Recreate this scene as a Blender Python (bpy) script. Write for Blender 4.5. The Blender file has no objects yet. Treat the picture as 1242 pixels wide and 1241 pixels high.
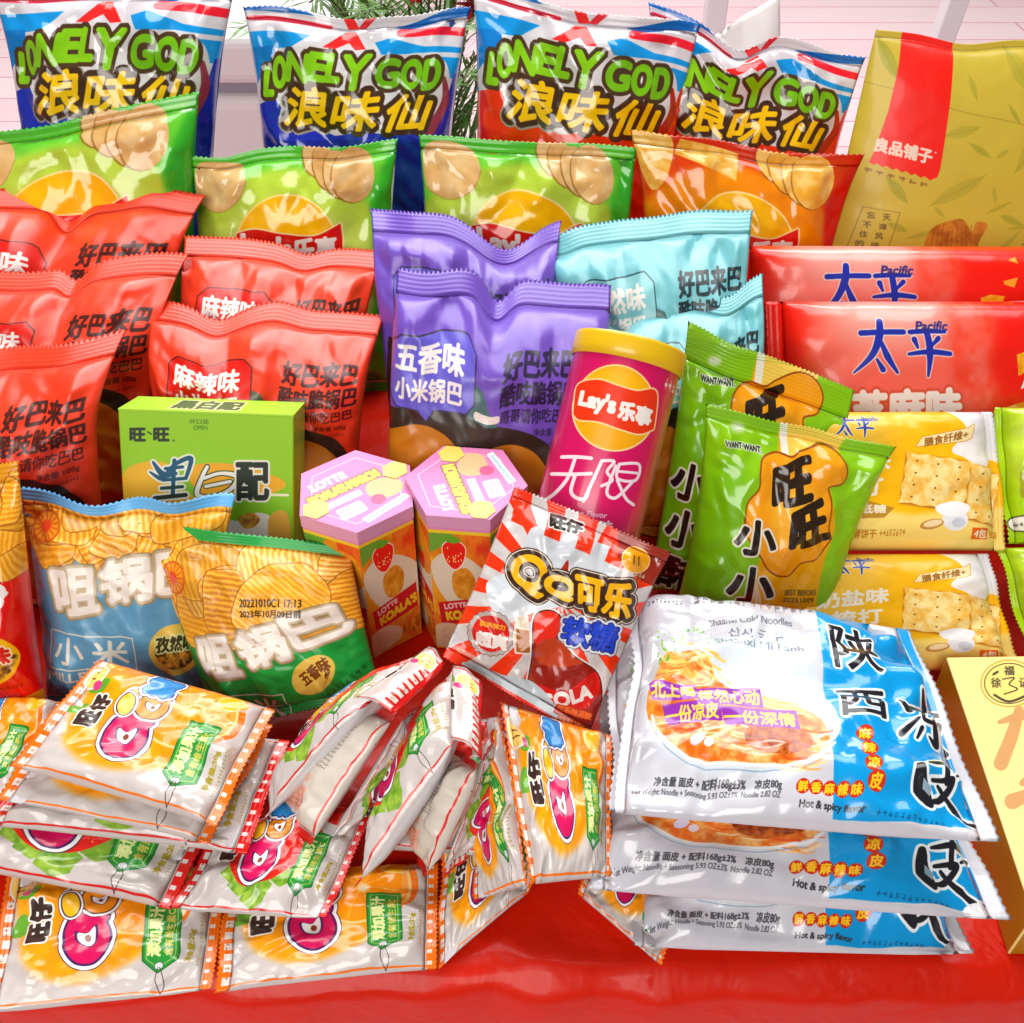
import bpy, bmesh, math, random
import numpy as np
from mathutils import Vector

C = bpy.context.scene
COL = C.collection
R = math.radians

# ------------------------------------------------------------------ camera, world, lamps, exposure
CAM = np.array([0.0, 0.0, 0.53]); PITCH = R(42.0); F = 1273.0      # focal length in photo pixels (1242 wide)
cd = bpy.data.cameras.new('camera'); cam = bpy.data.objects.new('camera', cd); COL.objects.link(cam)
cam.location = CAM; cam.rotation_euler = (R(90) - PITCH, 0, 0)
cd.sensor_fit = 'HORIZONTAL'; cd.angle = 2 * math.atan(621 / F); cd.clip_start = 0.01; cd.clip_end = 60
C.camera = cam
W = bpy.data.worlds.new('World'); C.world = W; W.use_nodes = True
bg = W.node_tree.nodes['Background']; bg.inputs[0].default_value = (1.0, 0.97, 0.95, 1); bg.inputs[1].default_value = 0.13
def lamp(name, loc, target, sx, sy, power, col):
    d = bpy.data.lights.new(name, 'AREA'); d.shape = 'RECTANGLE'; d.size = sx; d.size_y = sy; d.energy = power; d.color = col
    o = bpy.data.objects.new(name, d); COL.objects.link(o); o.location = loc
    o.rotation_euler = (Vector(target) - Vector(loc)).to_track_quat('-Z', 'Y').to_euler()
    return o
lamp('window_light', (-0.3, 4.0, 3.6), (0, 0.9, 0), 4.6, 2.4, 90, (1.0, 0.97, 0.96))
lamp('ceiling_light', (0.1, 1.25, 2.2), (0, 0.6, 0), 2.3, 1.1, 44, (1.0, 0.98, 0.96))
lamp('floor_fill_light', (0, 3.6, 2.4), (0, 3.4, 0), 3.5, 1.5, 120, (1.0, 0.97, 0.96))  # added fill above the rear floor, only to brighten the pink planks
lamp('front_fill_light', (-0.7, -1.6, 1.5), (0, 0.6, 0.1), 1.8, 1.4, 56, (1.0, 0.95, 0.9))  # added fill from the camera side, lifts the shaded fronts of the packs
vs = C.view_settings; vs.view_transform = 'Standard'; vs.look = 'None'; vs.exposure = 0.0; vs.gamma = 1.0; vs.use_curve_mapping = False

# ------------------------------------------------------------------ pixel -> place helpers
fw = np.array([0, math.cos(PITCH), -math.sin(PITCH)]); rt = np.array([1.0, 0, 0]); up = np.array([0, math.sin(PITCH), math.cos(PITCH)])
def ray(p): return fw + (p[0] - 621) / F * rt + (620.5 - p[1]) / F * up
def atz(p, z):
    d = ray(p); return CAM + d * ((z - CAM[2]) / d[2])
def atplane(p, P0, n):
    d = ray(p); return CAM + d * (np.dot(P0 - CAM, n) / np.dot(d, n))
def aty(p, y):
    d = ray(p); return CAM + d * (y / d[1])
def nrm(v): return v / np.linalg.norm(v)
def stand(q, lean, yaw=0, zb=0.002):
    """four photo corners (TL TR BR BL) on a plane leaning back, its foot on height zb"""
    m = (np.array(q[2], float) + np.array(q[3], float)) / 2
    P0 = atz(m, zb); l, y = R(lean), R(yaw)
    n = np.array([math.sin(y) * math.cos(l), -math.cos(y) * math.cos(l), math.sin(l)])
    return [atplane(p, P0, n) for p in q]
def proj(p):
    d = np.asarray(p) - CAM; s = np.dot(d, fw); return (621 + F * np.dot(d, rt) / s, 620.5 - F * np.dot(d, up) / s)
def lay(q, z):
    zs = z if isinstance(z, (list, tuple)) else [z] * 4
    return [atz(p, a) for p, a in zip(q, zs)]

# ------------------------------------------------------------------ 2-D print artwork, drawn as vectors and rasterised here
def hexc(h): return np.array([int(h[i:i + 2], 16) / 255 for i in (0, 2, 4)], np.float32)
def homog(src, dst):
    A = []; b = []
    for (x, y), (u, v) in zip(src, dst):
        A.append([x, y, 1, 0, 0, 0, -u * x, -u * y]); b.append(u)
        A.append([0, 0, 0, x, y, 1, -v * x, -v * y]); b.append(v)
    h = np.linalg.solve(np.array(A, float), np.array(b, float)); return np.append(h, 1).reshape(3, 3)
def hom(H, p):
    p = np.asarray(p, float); q = np.c_[p, np.ones(len(p))] @ H.T; return q[:, :2] / q[:, 2:3]
def raster(E, w, h, SS=4):
    """coverage of the area inside directed edges E (n x 4), non-zero winding"""
    y0 = E[:, 1] * SS - 0.5; y1 = E[:, 3] * SS - 0.5
    sg = np.where(y1 > y0, 1.0, -1.0); lo = np.minimum(y0, y1); hi = np.maximum(y0, y1)
    a = np.clip(np.ceil(lo), 0, h * SS).astype(int); b = np.clip(np.ceil(hi), 0, h * SS).astype(int)
    n = b - a; k = n > 0
    if not k.any(): return np.zeros((h, w), np.float32)
    E, sg, a, n, y0, y1 = E[k], sg[k], a[k], n[k], y0[k], y1[k]
    idx = np.repeat(np.arange(len(n)), n)
    row = np.arange(n.sum()) - np.repeat(np.cumsum(n) - n, n) + a[idx]
    t = (row - y0[idx]) / (y1 - y0)[idx]
    x = np.clip(E[idx, 0] + t * (E[idx, 2] - E[idx, 0]), 0, w)
    fx = np.floor(x).astype(int); fr = x - fx; s = sg[idx]; Wd = w + 2
    acc = np.bincount(row * Wd + fx, s * (1 - fr), h * SS * Wd) + np.bincount(row * Wd + fx + 1, s * fr, h * SS * Wd)
    c = np.cumsum(acc.reshape(h * SS, Wd), 1)[:, :w]
    return np.clip(np.abs(c), 0, 1).reshape(h, SS, w).mean(1).astype(np.float32)
def edges(poly): p = np.asarray(poly, float); return np.c_[p, np.roll(p, -1, 0)]
def dil(m, r):
    r = float(r)
    if r < 0.3: return m
    P = int(math.ceil(r)) + 1; h, w = m.shape; big = np.pad(m, P); out = m.copy()
    for rr in ([r] if r < 3 else [r, r * 0.55]):
        for a in range(16):
            dx = rr * math.cos(a * math.pi / 8); dy = rr * math.sin(a * math.pi / 8)
            ix, iy = math.floor(dx), math.floor(dy); fx, fy = dx - ix, dy - iy
            if r > 4: ix, iy, fx, fy = round(dx), round(dy), 0, 0
            g = lambda j, i: big[P + j:P + j + h, P + i:P + i + w]
            s = g(iy, ix)
            if fx or fy:
                s = (1 - fx) * (1 - fy) * s + fx * (1 - fy) * g(iy, ix + 1) + (1 - fx) * fy * g(iy + 1, ix) + fx * fy * g(iy + 1, ix + 1)
            np.maximum(out, s, out)
    return out
def blur(m, r):
    r = int(r)
    if r < 1: return m
    for _ in range(2):
        for ax in (0, 1):
            p = np.pad(m, [(r + 1, r) if i == ax else (0, 0) for i in (0, 1)], 'edge'); c = np.cumsum(p, ax, dtype=np.float64)
            m = ((c[2 * r + 1:] - c[:-2 * r - 1]) if ax == 0 else (c[:, 2 * r + 1:] - c[:, :-2 * r - 1])) / (2 * r + 1)
    return m.astype(np.float32)
_tc = bpy.data.curves.new('lettering', 'FONT'); _to = bpy.data.objects.new('lettering', _tc); COL.objects.link(_to)
_gc = {}
def glyphs(s):
    if s not in _gc:
        _tc.body = s; dg = bpy.context.evaluated_depsgraph_get(); dg.update(); m = _to.evaluated_get(dg).to_mesh()
        v = np.empty(len(m.vertices) * 3); m.vertices.foreach_get('co', v); v = v.reshape(-1, 3)[:, :2]
        m.calc_loop_triangles(); t = np.empty(len(m.loop_triangles) * 3, int); m.loop_triangles.foreach_get('vertices', t)
        lo, hi = v.min(0), v.max(0); v = (v - lo) / (hi - lo); v[:, 1] = 1 - v[:, 1]
        T = v[t.reshape(-1, 3)]
        ar = (T[:, 1, 0] - T[:, 0, 0]) * (T[:, 2, 1] - T[:, 0, 1]) - (T[:, 2, 0] - T[:, 0, 0]) * (T[:, 1, 1] - T[:, 0, 1])
        T[ar < 0] = T[ar < 0][:, ::-1]; _gc[s] = T
    return _gc[s]
_rs = np.random.RandomState(5)
def vnoise(h, w, cell, seed=0):
    rs = np.random.RandomState(seed); g = rs.rand(int(h / cell) + 3, int(w / cell) + 3)
    y = np.arange(h) / cell; x = np.arange(w) / cell; iy = y.astype(int); ix = x.astype(int); fy = (y - iy)[:, None]; fx = (x - ix)[None]
    fy = fy * fy * (3 - 2 * fy); fx = fx * fx * (3 - 2 * fx)
    a = g[iy][:, ix]; b = g[iy][:, ix + 1]; c = g[iy + 1][:, ix]; d = g[iy + 1][:, ix + 1]
    return ((a * (1 - fx) + b * fx) * (1 - fy) + (c * (1 - fx) + d * fx) * fy).astype(np.float32)
def spl(pts, k=8, closed=False):
    p = np.asarray(pts, float); n = len(p); out = []
    rng = range(n if closed else n - 1)
    for i in rng:
        g = (lambda j: p[j % n]) if closed else (lambda j: p[min(max(j, 0), n - 1)])
        a, b, c, d = g(i - 1), g(i), g(i + 1), g(i + 2)
        for t in np.arange(k) / k:
            out.append(0.5 * (2 * b + (c - a) * t + (2 * a - 5 * b + 4 * c - d) * t * t + (3 * b - a - 3 * c + d) * t ** 3))
    if not closed: out.append(p[-1])
    return np.array(out)
class Art:
    """a sheet of print; shapes are given in the coordinates of the reference quad (TL TR BR BL)"""
    def __init__(s, name, w, h, base, ref=None):
        s.name, s.w, s.h = name, w, h
        s.px = np.empty((h, w, 3), np.float32); s.px[:] = hexc(base)
        ref = ref or [(0, 0), (100, 0), (100, 100.0 * h / w), (0, 100.0 * h / w)]
        s.H = homog(ref, [(0, 0), (w, 0), (w, h), (0, h)])
        r = np.array(ref, float); s.k = w / ((np.linalg.norm(r[1] - r[0]) + np.linalg.norm(r[2] - r[3])) / 2)
    def put(s, m, x0, y0, col, a=1.0):
        h, w = m.shape; m = (m * a)[..., None]; v = s.px[y0:y0 + h, x0:x0 + w]
        c = hexc(col) if isinstance(col, str) else col
        v += (c - v) * m
    def mask(s, E, pad=2):
        x0 = int(max(0, min(E[:, 0].min(), E[:, 2].min()) - pad)); y0 = int(max(0, min(E[:, 1].min(), E[:, 3].min()) - pad))
        x1 = int(min(s.w, max(E[:, 0].max(), E[:, 2].max()) + pad + 1)); y1 = int(min(s.h, max(E[:, 1].max(), E[:, 3].max()) + pad + 1))
        if x1 <= x0 or y1 <= y0: return None, 0, 0
        return raster(E - np.array([x0, y0, x0, y0]), x1 - x0, y1 - y0), x0, y0
    def poly(s, pts, col, a=1.0, o=(), soft=0, smooth=False):
        p = spl(pts, 6, True) if smooth else pts
        E = edges(hom(s.H, p)); m, x, y = s.mask(E, pad=3 + (max(r for r, _ in o) if o else 0) * s.k + 2 * soft * s.k)
        if m is None: return
        if soft: m = blur(m, soft * s.k)
        for r, c in o: s.put(dil(m, r * s.k), x, y, c)
        if col is not None: s.put(m, x, y, col, a)
    def ell(s, cx, cy, rx, ry, col, rot=0, **kw):
        t = np.linspace(0, 2 * math.pi, 48, endpoint=False); c, n = math.cos(R(rot)), math.sin(R(rot))
        x, y = rx * np.cos(t), ry * np.sin(t); s.poly(np.c_[cx + x * c - y * n, cy + x * n + y * c], col, **kw)
    def rect(s, x0, y0, x1, y1, col, rr=0, **kw):
        if rr:
            p = []
            for cx, cy, a0 in ((x1 - rr, y0 + rr, -90), (x1 - rr, y1 - rr, 0), (x0 + rr, y1 - rr, 90), (x0 + rr, y0 + rr, 180)):
                for a in np.linspace(a0, a0 + 90, 6): p.append((cx + rr * math.cos(R(a)), cy + rr * math.sin(R(a))))
        else: p = [(x0, y0), (x1, y0), (x1, y1), (x0, y1)]
        s.poly(p, col, **kw)
    def line(s, pts, w, col, a=1.0, o=(), smooth=True, closed=False):
        """a brush stroke: w is one width or a list of widths along it"""
        p = spl(pts, 8, closed) if smooth and len(pts) > 2 else np.array(pts, float)
        if closed: p = np.r_[p, p[:1]]
        if len(pts) == 2: p = np.array([np.array(pts[0]) + (np.array(pts[1]) - np.array(pts[0])) * t for t in np.linspace(0, 1, 9)])
        ww = np.full(len(p), w) if np.isscalar(w) else np.interp(np.linspace(0, 1, len(p)), np.linspace(0, 1, len(w)), w)
        ww = np.asarray(ww) / 2; Es = []; t = np.linspace(0, 2 * math.pi, 13)[:-1]
        for i in range(len(p)):
            Es.append(edges(hom(s.H, p[i] + ww[i] * np.c_[np.cos(t), np.sin(t)])))
            if i + 1 < len(p):
                d = p[i + 1] - p[i]; L = np.hypot(*d)
                if L < 1e-6: continue
                nn = np.array([-d[1], d[0]]) / L
                q = hom(s.H, [p[i] - nn * ww[i], p[i + 1] - nn * ww[i + 1], p[i + 1] + nn * ww[i + 1], p[i] + nn * ww[i]]); Es.append(edges(q))
        out = []
        for e in Es:                                        # same orientation for every piece
            ar = (e[:, 0] * e[:, 3] - e[:, 2] * e[:, 1]).sum(); out.append(e if ar > 0 else e[:, [2, 3, 0, 1]])
        m, x, y = s.mask(np.concatenate(out), pad=3 + (max(r for r, _ in o) if o else 0) * s.k)
        if m is None: return
        for r, c in o: s.put(dil(m, r * s.k), x, y, c)
        s.put(m, x, y, col, a)
    def txt(s, st, q, col, b=0, o=(), a=1.0, shear=0):
        if len(q) == 4 and np.isscalar(q[0]): x0, y0, x1, y1 = q; q = [(x0 + shear, y0), (x1 + shear, y0), (x1, y1), (x0, y1)]
        q = np.array(q, float); T = glyphs(st); f = T.reshape(-1, 2); u, v = f[:, :1], f[:, 1:]
        p = (q[0] * (1 - u) + q[1] * u) * (1 - v) + (q[3] * (1 - u) + q[2] * u) * v
        p = hom(s.H, p).reshape(-1, 3, 2); E = np.concatenate([np.c_[p[:, i], p[:, (i + 1) % 3]] for i in range(3)])
        m, x, y = s.mask(E, pad=3 + (b + (max(r for r, _ in o) if o else 0)) * s.k)
        if m is None: return
        if b: m = dil(m, b * s.k)
        for r, c in o: s.put(dil(m, r * s.k), x, y, c)
        s.put(m, x, y, col, a)
    def mott(s, pts, c1, c2, cell, seed=0, a=1.0, smooth=True, soft=0, lo=.25, hi=.75):
        p = spl(pts, 6, True) if smooth else pts
        m, x, y = s.mask(edges(hom(s.H, p)), pad=3 + 2 * soft * s.k)
        if m is None: return
        if soft: m = blur(m, soft * s.k)
        h, w = m.shape; n = 0.65 * vnoise(h, w, max(2, cell * s.k), seed) + 0.35 * vnoise(h, w, max(2, cell * s.k / 2.7), seed + 9)
        n = np.clip((n - lo) / (hi - lo), 0, 1)[..., None]
        s.put(m, x, y, hexc(c1) * (1 - n) + hexc(c2) * n, a)
    def chip(s, cx, cy, rx, ry, rot, c1='f2c04e', c2='c47a16', step=4.0, rim='9a5510', seed=0):
        t = np.linspace(0, 2 * math.pi, 30, endpoint=False); rs = np.random.RandomState(seed)
        rad = 1 + .05 * np.sin(3 * t + rs.rand() * 6) + .04 * np.sin(5 * t + rs.rand() * 6)
        c, n = math.cos(R(rot)), math.sin(R(rot)); x, y = rx * rad * np.sign(np.cos(t)) * abs(np.cos(t)) ** .7, ry * rad * np.sign(np.sin(t)) * abs(np.sin(t)) ** .7
        P = hom(s.H, np.c_[cx + x * c - y * n, cy + x * n + y * c]); m, X, Y = s.mask(edges(P))
        if m is None: return
        h, w = m.shape; s.put(dil(m, 1.3 * s.k), X, Y, rim, .85)
        gy, gx = np.mgrid[0:h, 0:w]; ph = ((gx * c + gy * n) / (step * s.k)) * 2 * math.pi
        q = (.5 + .5 * np.sin(ph + 1.5 * vnoise(h, w, 12, seed)))[..., None] * .8 + .2 * vnoise(h, w, 5, seed + 3)[..., None]
        g_ = .84 + .26 * rs.rand(); s.put(m, X, Y, np.clip((hexc(c1) * (1 - q) + hexc(c2) * q) * g_, 0, 1)); s.put(np.clip(m - blur(m, 2.2 * s.k), 0, 1), X, Y, 'f6dc98', .55)
    def specks(s, rect, n, size, cols, seed=0, elong=2.2):
        rs = np.random.RandomState(seed); x0, y0, x1, y1 = rect
        for i in range(n):
            s.ell(x0 + rs.rand() * (x1 - x0), y0 + rs.rand() * (y1 - y0), size * (.5 + rs.rand()) * elong, size * (.5 + rs.rand()), cols[i % len(cols)], rot=rs.rand() * 180)
    def dashes(s, p0, p1, h, col, n=14, seed=0, a=.9):
        """small print too fine to read"""
        rs = np.random.RandomState(seed); p0, p1 = np.array(p0, float), np.array(p1, float); d = p1 - p0; L = np.hypot(*d); e = d / L; f = np.array([-e[1], e[0]])
        st = L / n
        for i in range(n):
            q = p0 + e * st * i; wv = st * .62
            for k in range(3):
                t = rs.rand() * .8; s.poly([q + f * h * t, q + e * wv + f * h * t, q + e * wv + f * h * (t + .16), q + f * h * (t + .16)], col, a)
            t = rs.rand() * .7; s.poly([q + e * wv * t, q + e * wv * (t + .2), q + e * wv * (t + .2) + f * h, q + e * wv * t + f * h], col, a)
    def image(s):
        im = bpy.data.images.new(s.name, s.w, s.h); L = s.px.mean(2, keepdims=True); s.px = L + (s.px - L) * 1.16; b = np.ones((s.h, s.w, 4), np.float32); b[..., :3] = np.clip(s.px[::-1], 0, 1)
        im.pixels.foreach_set(b.ravel()); im.update(); im.pack(); return im

# ------------------------------------------------------------------ materials
def nodes(name):
    m = bpy.data.materials.new(name); m.use_nodes = True; nt = m.node_tree; return m, nt, nt.nodes['Principled BSDF']
def setp(p, **k):
    for a, v in k.items(): p.inputs[a.replace('_', ' ')].default_value = v
def lin(h): 
    c = hexc(h); return tuple(float(x) for x in np.where(c <= .04045, c / 12.92, ((c + .055) / 1.055) ** 2.4)) + (1,)
def crinkle(nt, p, scale, strength, dist=0.002, fine=0):
    tc = nt.nodes.new('ShaderNodeTexCoord'); n = nt.nodes.new('ShaderNodeTexNoise'); n.inputs['Scale'].default_value = scale; n.inputs['Detail'].default_value = 3
    n.inputs['Distortion'].default_value = .6
    b = nt.nodes.new('ShaderNodeBump'); b.inputs['Strength'].default_value = strength; b.inputs['Distance'].default_value = dist
    nt.links.new(tc.outputs['Object'], n.inputs['Vector']); nt.links.new(n.outputs['Fac'], b.inputs['Height']); nt.links.new(b.outputs['Normal'], p.inputs['Normal'])
    if fine:
        r = nt.nodes.new('ShaderNodeTexNoise'); r.noise_type = 'RIDGED_MULTIFRACTAL'; r.inputs['Scale'].default_value = 16; r.inputs['Detail'].default_value = 2.5; r.inputs['Distortion'].default_value = 1.2
        nt.links.new(tc.outputs['Object'], r.inputs['Vector']); b3 = nt.nodes.new('ShaderNodeBump'); b3.inputs['Strength'].default_value = fine; b3.inputs['Distance'].default_value = .0016
        nt.links.new(r.outputs['Fac'], b3.inputs['Height']); nt.links.new(b.outputs['Normal'], b3.inputs['Normal']); nt.links.new(b3.outputs['Normal'], p.inputs['Normal']); return b3
    return b
def film(art, rough=.3, coat=0.0, crk=.25, metal=0.0, ridges=0, ridge_axis='Y', crough=.09):
    """printed film: the print as base colour, a fine crinkle and, on seals, crimp ridges as bump"""
    im = art if isinstance(art, bpy.types.Image) else art.image()
    def one(nm, rid):
        m, nt, p = nodes(nm); t = nt.nodes.new('ShaderNodeTexImage'); t.image = im; t.interpolation = 'Cubic'; t.extension = 'EXTEND'
        nt.links.new(t.outputs[0], p.inputs['Base Color'])
        setp(p, Roughness=rough, Coat_Weight=coat, Coat_Roughness=crough, Metallic=metal, Specular_IOR_Level=.4)
        b = crinkle(nt, p, 55, crk, fine=.3 if crk > .1 else 0)
        if rid:
            uv = nt.nodes.new('ShaderNodeTexCoord'); sp = nt.nodes.new('ShaderNodeSeparateXYZ'); nt.links.new(uv.outputs['UV'], sp.inputs[0])
            mm = nt.nodes.new('ShaderNodeMath'); mm.operation = 'MULTIPLY'; mm.inputs[1].default_value = rid * 2 * math.pi; nt.links.new(sp.outputs[ridge_axis], mm.inputs[0])
            sn = nt.nodes.new('ShaderNodeMath'); sn.operation = 'SINE'; nt.links.new(mm.outputs[0], sn.inputs[0])
            b2 = nt.nodes.new('ShaderNodeBump'); b2.inputs['Strength'].default_value = .22; b2.inputs['Distance'].default_value = .0007
            nt.links.new(sn.outputs[0], b2.inputs['Height']); nt.links.new(b.outputs['Normal'], b2.inputs['Normal']); nt.links.new(b2.outputs['Normal'], p.inputs['Normal'])
        return m
    return one(im.name, 0), (one(im.name + '_crimp', ridges) if ridges else one(im.name + '_edge', 0))
def plain(name, col, rough=.4, coat=0, crk=0, scale=60, metal=0, var=0.0):
    m, nt, p = nodes(name); setp(p, Roughness=rough, Coat_Weight=coat, Metallic=metal, Base_Color=lin(col))
    if var:
        tc = nt.nodes.new('ShaderNodeTexCoord'); n = nt.nodes.new('ShaderNodeTexNoise'); n.inputs['Scale'].default_value = scale; nt.links.new(tc.outputs['Object'], n.inputs['Vector'])
        mx = nt.nodes.new('ShaderNodeMix'); mx.data_type = 'RGBA'; c = lin(col); mx.inputs[6].default_value = tuple(x * (1 - var) for x in c[:3]) + (1,); mx.inputs[7].default_value = tuple(min(1, x * (1 + var)) for x in c[:3]) + (1,)
        nt.links.new(n.outputs['Fac'], mx.inputs[0]); nt.links.new(mx.outputs[2], p.inputs['Base Color'])
    if crk: crinkle(nt, p, scale, crk)
    return m

# ------------------------------------------------------------------ mesh helpers
def tag(o, label=None, cat=None, group=None, kind=None):
    for k, v in (('label', label), ('category', cat), ('group', group), ('kind', kind)):
        if v: o[k] = v
    return o
def empty(name, loc):
    o = bpy.data.objects.new(name, None); COL.objects.link(o); o.location = loc; o.empty_display_size = .02; return o
def meshobj(name, V, faces, uvs=None, mats=(), midx=None, parent=None, smooth=True, loc=None):
    me = bpy.data.meshes.new(name); V = np.asarray(V, float)
    if loc is not None: V = V - np.asarray(loc)
    me.from_pydata(V.tolist(), [], [tuple(int(i) for i in f) for f in faces])
    if uvs is not None:
        l = me.uv_layers.new(name='UVMap'); l.data.foreach_set('uv', np.asarray(uvs, np.float32).ravel())
    for m in mats: me.materials.append(m)
    if midx is not None: me.polygons.foreach_set('material_index', np.asarray(midx, np.int32))
    me.polygons.foreach_set('use_smooth', [smooth] * len(me.polygons)); me.update()
    o = bpy.data.objects.new(name, me); COL.objects.link(o)
    if parent: o.parent = parent
    return o
def facets(U, V, n, seed):
    """crumpled-film relief: heights on a jittered triangular lattice, joined by flat facets"""
    rs = np.random.RandomState(seed); g = rs.rand(64, 64) * 2 - 1
    x = U * n + .55 * np.sin(V * n * 1.3 + seed) + seed * .37 % 7 + 9; y = V * n + .55 * np.sin(U * n * 1.7 + seed * 2) + 9
    if seed % 2: x, y = x + y * .5, y - x * .25
    ix, iy = np.floor(x).astype(int), np.floor(y).astype(int); fx, fy = x - ix, y - iy
    h = lambda a, b: g[a % 64, b % 64]
    lo = h(ix, iy) + fx * (h(ix + 1, iy) - h(ix, iy)) + fy * (h(ix + 1, iy + 1) - h(ix + 1, iy))
    hi = h(ix, iy) + fy * (h(ix, iy + 1) - h(ix, iy)) + fx * (h(ix + 1, iy + 1) - h(ix, iy + 1))
    return np.where(fx >= fy, lo, hi)
def sheet(P, Nn, tf, tb, nu, nv, UV):
    """closed thin body from a mid surface: front grid + back grid welded along the border"""
    Fv = (P + Nn * tf[..., None]).reshape(-1, 3); Bv = P - Nn * tb[..., None]
    idx = np.arange((nu + 1) * (nv + 1)).reshape(nv + 1, nu + 1); bi = idx.copy(); inner = Bv[1:-1, 1:-1].reshape(-1, 3)
    bi[1:-1, 1:-1] = len(Fv) + np.arange(len(inner)).reshape(nv - 1, nu - 1)
    q = lambda I: np.stack([I[:-1, :-1], I[1:, :-1], I[1:, 1:], I[:-1, 1:]], -1).reshape(-1, 4)
    uvq = np.stack([UV[:-1, :-1], UV[1:, :-1], UV[1:, 1:], UV[:-1, 1:]], 2).reshape(-1, 4, 2)
    faces = np.r_[q(idx), q(bi)[:, ::-1]]; uvs = np.r_[uvq, uvq[:, ::-1]]
    return np.r_[Fv, inner], faces, uvs, np.r_[np.zeros(nu * nv, int), np.ones(nu * nv, int)]
def pack(name, label, cat, group, q, mats, T=.02, seal=(.07, .07), waist=.06, dips=(), curl=(.0, .0), crum=1.0, seed=1, n=(80, 84),
         boxy=2.6, rot=0, back=None, teeth=.0006, wave=.002, backT=.7, pleat=1.0, seal_name='crimped_seal', body_name='pouch', ears=0.0, shift=0.0, power=.6, wexp=.75, jag=1.0):
    """a film pack between four corners (TL TR BR BL): a blown-up pouch and two crimped seals"""
    q = [np.asarray(a, float) for a in q]; ctr = sum(q) / 4
    nn = nrm(np.cross(q[3] - q[0], q[1] - q[0])); 
    if np.dot(nn, CAM - ctr) < 0: nn = -nn
    rs = np.random.RandomState(seed); Hh = np.linalg.norm((q[3] + q[2]) / 2 - (q[0] + q[1]) / 2)
    vd = nrm((q[3] + q[2]) / 2 - (q[0] + q[1]) / 2)
    base = (q[2] + q[3]) / 2; base = np.array([base[0], base[1], max(0.0, base[2])])
    root = empty(name, base); tag(root, label, cat, group)
    s0, s1 = seal
    ph = rs.rand(12) * 6.28
    kk = rs.uniform(4, 11, 6)
    dips = list(dips) + [(rs.rand(), .12 + .1 * rs.rand(), d_ * jag) for d_ in (rs.uniform(-.02, .025), rs.uniform(-.015, .03))]; sk = rs.uniform(-.07, .07, 3)
    def surf(u, v):
        dp = np.zeros_like(u)
        for (c, w, d) in dips: dp += d * np.exp(-((u - c) / w) ** 2)
        vv = v + dp * (1 - v) ** 3
        uu = u.copy(); w = 1 - waist * np.clip(np.sin(math.pi * np.clip(v, 0, 1)), 0, 1) ** wexp + ears * (np.exp(-(v / .06) ** 2) + np.exp(-((1 - v) / .06) ** 2))
        uu = .5 + (uu - .5) * w
        P = (q[0] * (1 - uu[..., None]) + q[1] * uu[..., None]) * (1 - vv[..., None]) + (q[3] * (1 - uu[..., None]) + q[2] * uu[..., None]) * vv[..., None]
        d0, d1 = np.clip(1 - v / .3, 0, 1) ** 2, np.clip((v - .7) / .3, 0, 1) ** 2
        off = curl[0] * d0 + curl[1] * d1
        off = off + wave * (np.sin(u * kk[0] + ph[0]) + .6 * np.sin(u * kk[1] * 1.7 + ph[1])) * (np.clip(1 - v / .18, 0, 1) + np.clip((v - .82) / .18, 0, 1))
        for (c, w_, d) in dips: off = off + d * .7 * Hh * np.exp(-((u - c) / w_) ** 2) * d0 * (1 if d > 0 else .5)
        return P + nn * (off + shift)[..., None]
    def uvof(u, v): return np.stack([u, 1 - v], -1) if not rot else np.stack([v, u], -1)
    def grid(v0, v1, nv):
        u, v = np.meshgrid(np.linspace(0, 1, n[0] + 1), np.linspace(v0, v1, nv + 1)); return u, v
    # pouch
    nu, nv = n; u, v = grid(s0, 1 - s1, nv); P = surf(u, v); w = (v - s0) / (1 - s0 - s1)
    us = np.clip(u + sk[0] * np.sin(math.pi * u) * np.sin(math.pi * w) + sk[1] * np.sin(math.pi * u) * (w - .5), 0, 1)
    a = np.clip(1 - np.abs(2 * us - 1) ** boxy, 0, 1) ** power; b = np.clip(1 - np.abs(2 * w - 1) ** boxy, 0, 1) ** power
    t = T * a * b
    env = np.minimum(1, a * 1.6) * np.minimum(1, b * 2.2)
    near = np.exp(-w / .16) + np.exp(-(1 - w) / .16)
    rel = .0032 * facets(u, v * Hh / .18, 5, seed) + .0016 * facets(u, v, 11, seed + 1) + .0009 * facets(v, u * .7, 19, seed + 2)
    relT = rel * env * (.35 + .9 * near + .5 * np.abs(2 * u - 1) ** 3) * crum
    tri = lambda x: 2 * np.abs((x / math.pi) % 2 - 1) - 1
    pl = sum(tri(u * kk[i] * 2.6 + ph[i] + .8 * (w - .5)) / (1 + i) for i in range(3))
    plT = pleat * .0026 * pl * (np.exp(-w / .2) + np.exp(-(1 - w) / .2)) * np.clip(b * 3, 0, 1) * np.clip(a * 2, 0, 1)
    dd = t + relT + plT
    bt = t * backT + .3 * relT
    V_, Fc, UV_, mi = sheet(P, nn, np.where(env > 0, dd, 0), bt, nu, nv, uvof(u, v))
    meshobj(body_name, V_, Fc, UV_, [mats[0], back or mats[0]], mi, root, loc=base)
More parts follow.
